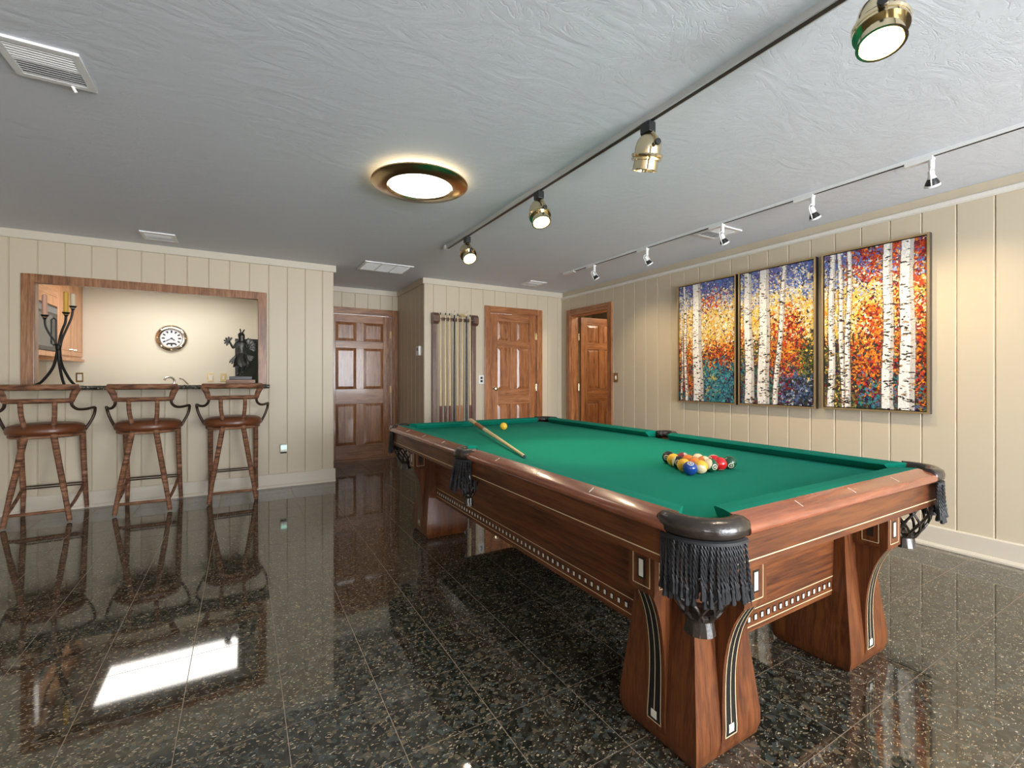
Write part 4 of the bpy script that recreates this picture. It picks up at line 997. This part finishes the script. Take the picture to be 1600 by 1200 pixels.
def brass_head(y, d, label, W):
    d = Vector(d).normalized(); h = thing('brass_spotlight', label, 'spotlight', (TRX, y, CEIL), 'brass heads on the black track')
    B(-.022, .022, -.03, .03, -.085, -.034).build('adapter', M_black, h, bevel=.004)
    pv = Vector((0, 0, -.165)); q = d.to_track_quat('-Z', 'X').to_matrix().to_4x4(); M = Matrix.Translation(pv) @ q
    sd = (q @ Vector((1, 0, 0, 0))).to_3d(); sd.z = 0; sd.normalize()
    arcp = [pv + sd*(.078*math.cos(R_(a))) + Vector((0, 0, 1))*(.076*math.sin(R_(a))) for a in range(0, 181, 12)]
    MB().tube(arcp, .009, 8, flat=.35).build('yoke', M_brass, h, smooth=True)
    MB().lathe([(0, .075), (.022, .072), (.042, .060), (.056, .040), (.062, .012), (.062, -.020), (.058, -.022)], 28).xf(M).build('housing', M_brass, h, smooth=True)
    MB().ring([(.058, -.018), (.072, -.018), (.075, -.024), (.072, -.032), (.066, -.034), (.072, -.038), (.072, -.046), (.056, -.046)], 28).xf(M).build('ring', M_brass, h, smooth=True)
    MB().ring([(.050, -.040), (.058, -.040), (.060, -.088), (.064, -.092), (.056, -.092), (.052, -.06)], 28).xf(M).build('snoot', M_brass, h, smooth=True)
    MB().lathe([(0, -.070), (.040, -.072), (.0515, -.074), (.0515, -.066), (0, -.060)], 24).xf(M).build('lamp_face', M_lampface, h, smooth=True)
    for s_ in (-1, 1):
        k = MB().lathe([(0, 0), (.014, 0), (.016, .006), (.014, .014), (0, .016)], 12).xf(Matrix.Translation(pv + sd*s_*.08) @ (sd*s_).to_track_quat('Z', 'Y').to_matrix().to_4x4()); k.build('knob', M_black, h, smooth=True)
    lamp('spot', h, pv + d*.105, d, W, (1, .80, .55), 62, .7)
brass_head(.655, (-.25, -.12, -1), 'brass spotlight at the top right corner, the nearest on the black track', 30)
brass_head(1.60, (.10, .34, -1), 'brass spotlight turned away, second from the camera on the black track', 42)
brass_head(2.555, (-.05, -.45, -1), 'brass spotlight with a glowing face, third along the black track', 42)
brass_head(3.69, (.0, -.75, -1), 'farthest brass spotlight on the black track, glowing toward the camera', 22)
WX = 3.36
tr2 = thing('white_ceiling_track', 'long white track on the ceiling in front of the paintings', 'light track', (WX, 0, CEIL))
B(-.017, .017, -1.0, 4.46, -.020, 0).build('channel', M_white, tr2); B(-.008, .008, -1.0, 4.46, -.0215, -.0195).build('slot', M_dark, tr2); B(-.022, .022, 4.30, 4.50, -.028, 0).build('feed_box', M_white, tr2, bevel=.003)
M_wface = emis('halogen_face', (1, .84, .60), 18)
def white_head(y, d, label, W):
    d = Vector(d).normalized(); h = thing('white_spotlight', label, 'spotlight', (WX, y, CEIL), 'white heads on the white track')
    B(-.018, .018, -.01, .12, -.040, -.018).build('adapter', M_white, h, bevel=.003)
    MB().lathe([(0, -.095), (.013, -.095), (.014, -.04), (.018, -.035), (0, -.035)], 14).build('stem', M_white, h, smooth=True)
    pv = Vector((0, 0, -.13)); q = d.to_track_quat('-Z', 'X').to_matrix().to_4x4(); M = Matrix.Translation(pv) @ q
    MB().tube([(.030, 0, -.045), (.026, 0, .03), (.012, 0, .045), (-.012, 0, .045), (-.026, 0, .03), (-.030, 0, -.045)], .0035, 6).xf(M).build('yoke', M_white, h, smooth=True)
    MB().lathe([(0, .032), (.014, .032), (.016, .0), (.022, -.010), (0, -.010)], 16).xf(M).build('socket', M_white, h, smooth=True)
    MB().ring([(.018, -.010), (.030, -.034), (.034, -.048), (.031, -.048), (.016, -.012)], 22).xf(M).build('reflector', M_black, h, smooth=True)
    MB().ring([(.031, -.045), (.036, -.045), (.037, -.056), (.031, -.056)], 22).xf(M).build('rim', M_white, h, smooth=True)
    MB().lathe([(0, -.046), (.030, -.048), (.030, -.044), (0, -.040)], 18).xf(M).build('halogen_bulb', M_wface, h, smooth=True)
    lamp('spot', h, pv + d*.065, d, W, (1, .78, .50), 95, 1.0, .02)
for y, d, lab, W in ((1.055, (.66, .12, -1), 'nearest white spotlight on the white track, at the right edge', 30), (1.685, (.66, -.05, -1), 'white spotlight aimed at the rightmost painting, second on the white track', 30),
                  (2.37, (.66, -.0, -1), 'white spotlight aimed at the middle painting beside the ceiling register', 30), (3.18, (.66, -.1, -1), 'white spotlight aimed at the leftmost painting', 28), (3.95, (.6, -.2, -1), 'farthest white spotlight on the white track, nearest the open door', 22)):
    white_head(y, d, lab, W)
# unseen fill light without a fixture, added to brighten the open door
def fill_light(name, loc, size, W, col):
    l = bpy.data.lights.new(name, 'AREA'); l.size = size; l.energy = W; l.color = col; l.shape = 'DISK'
    o = bpy.data.objects.new(name, l); COL.objects.link(o); o.location = loc
fill_light('hall_fill', (5.0, 4.5, 2.40), .4, 22, (1, .86, .66))
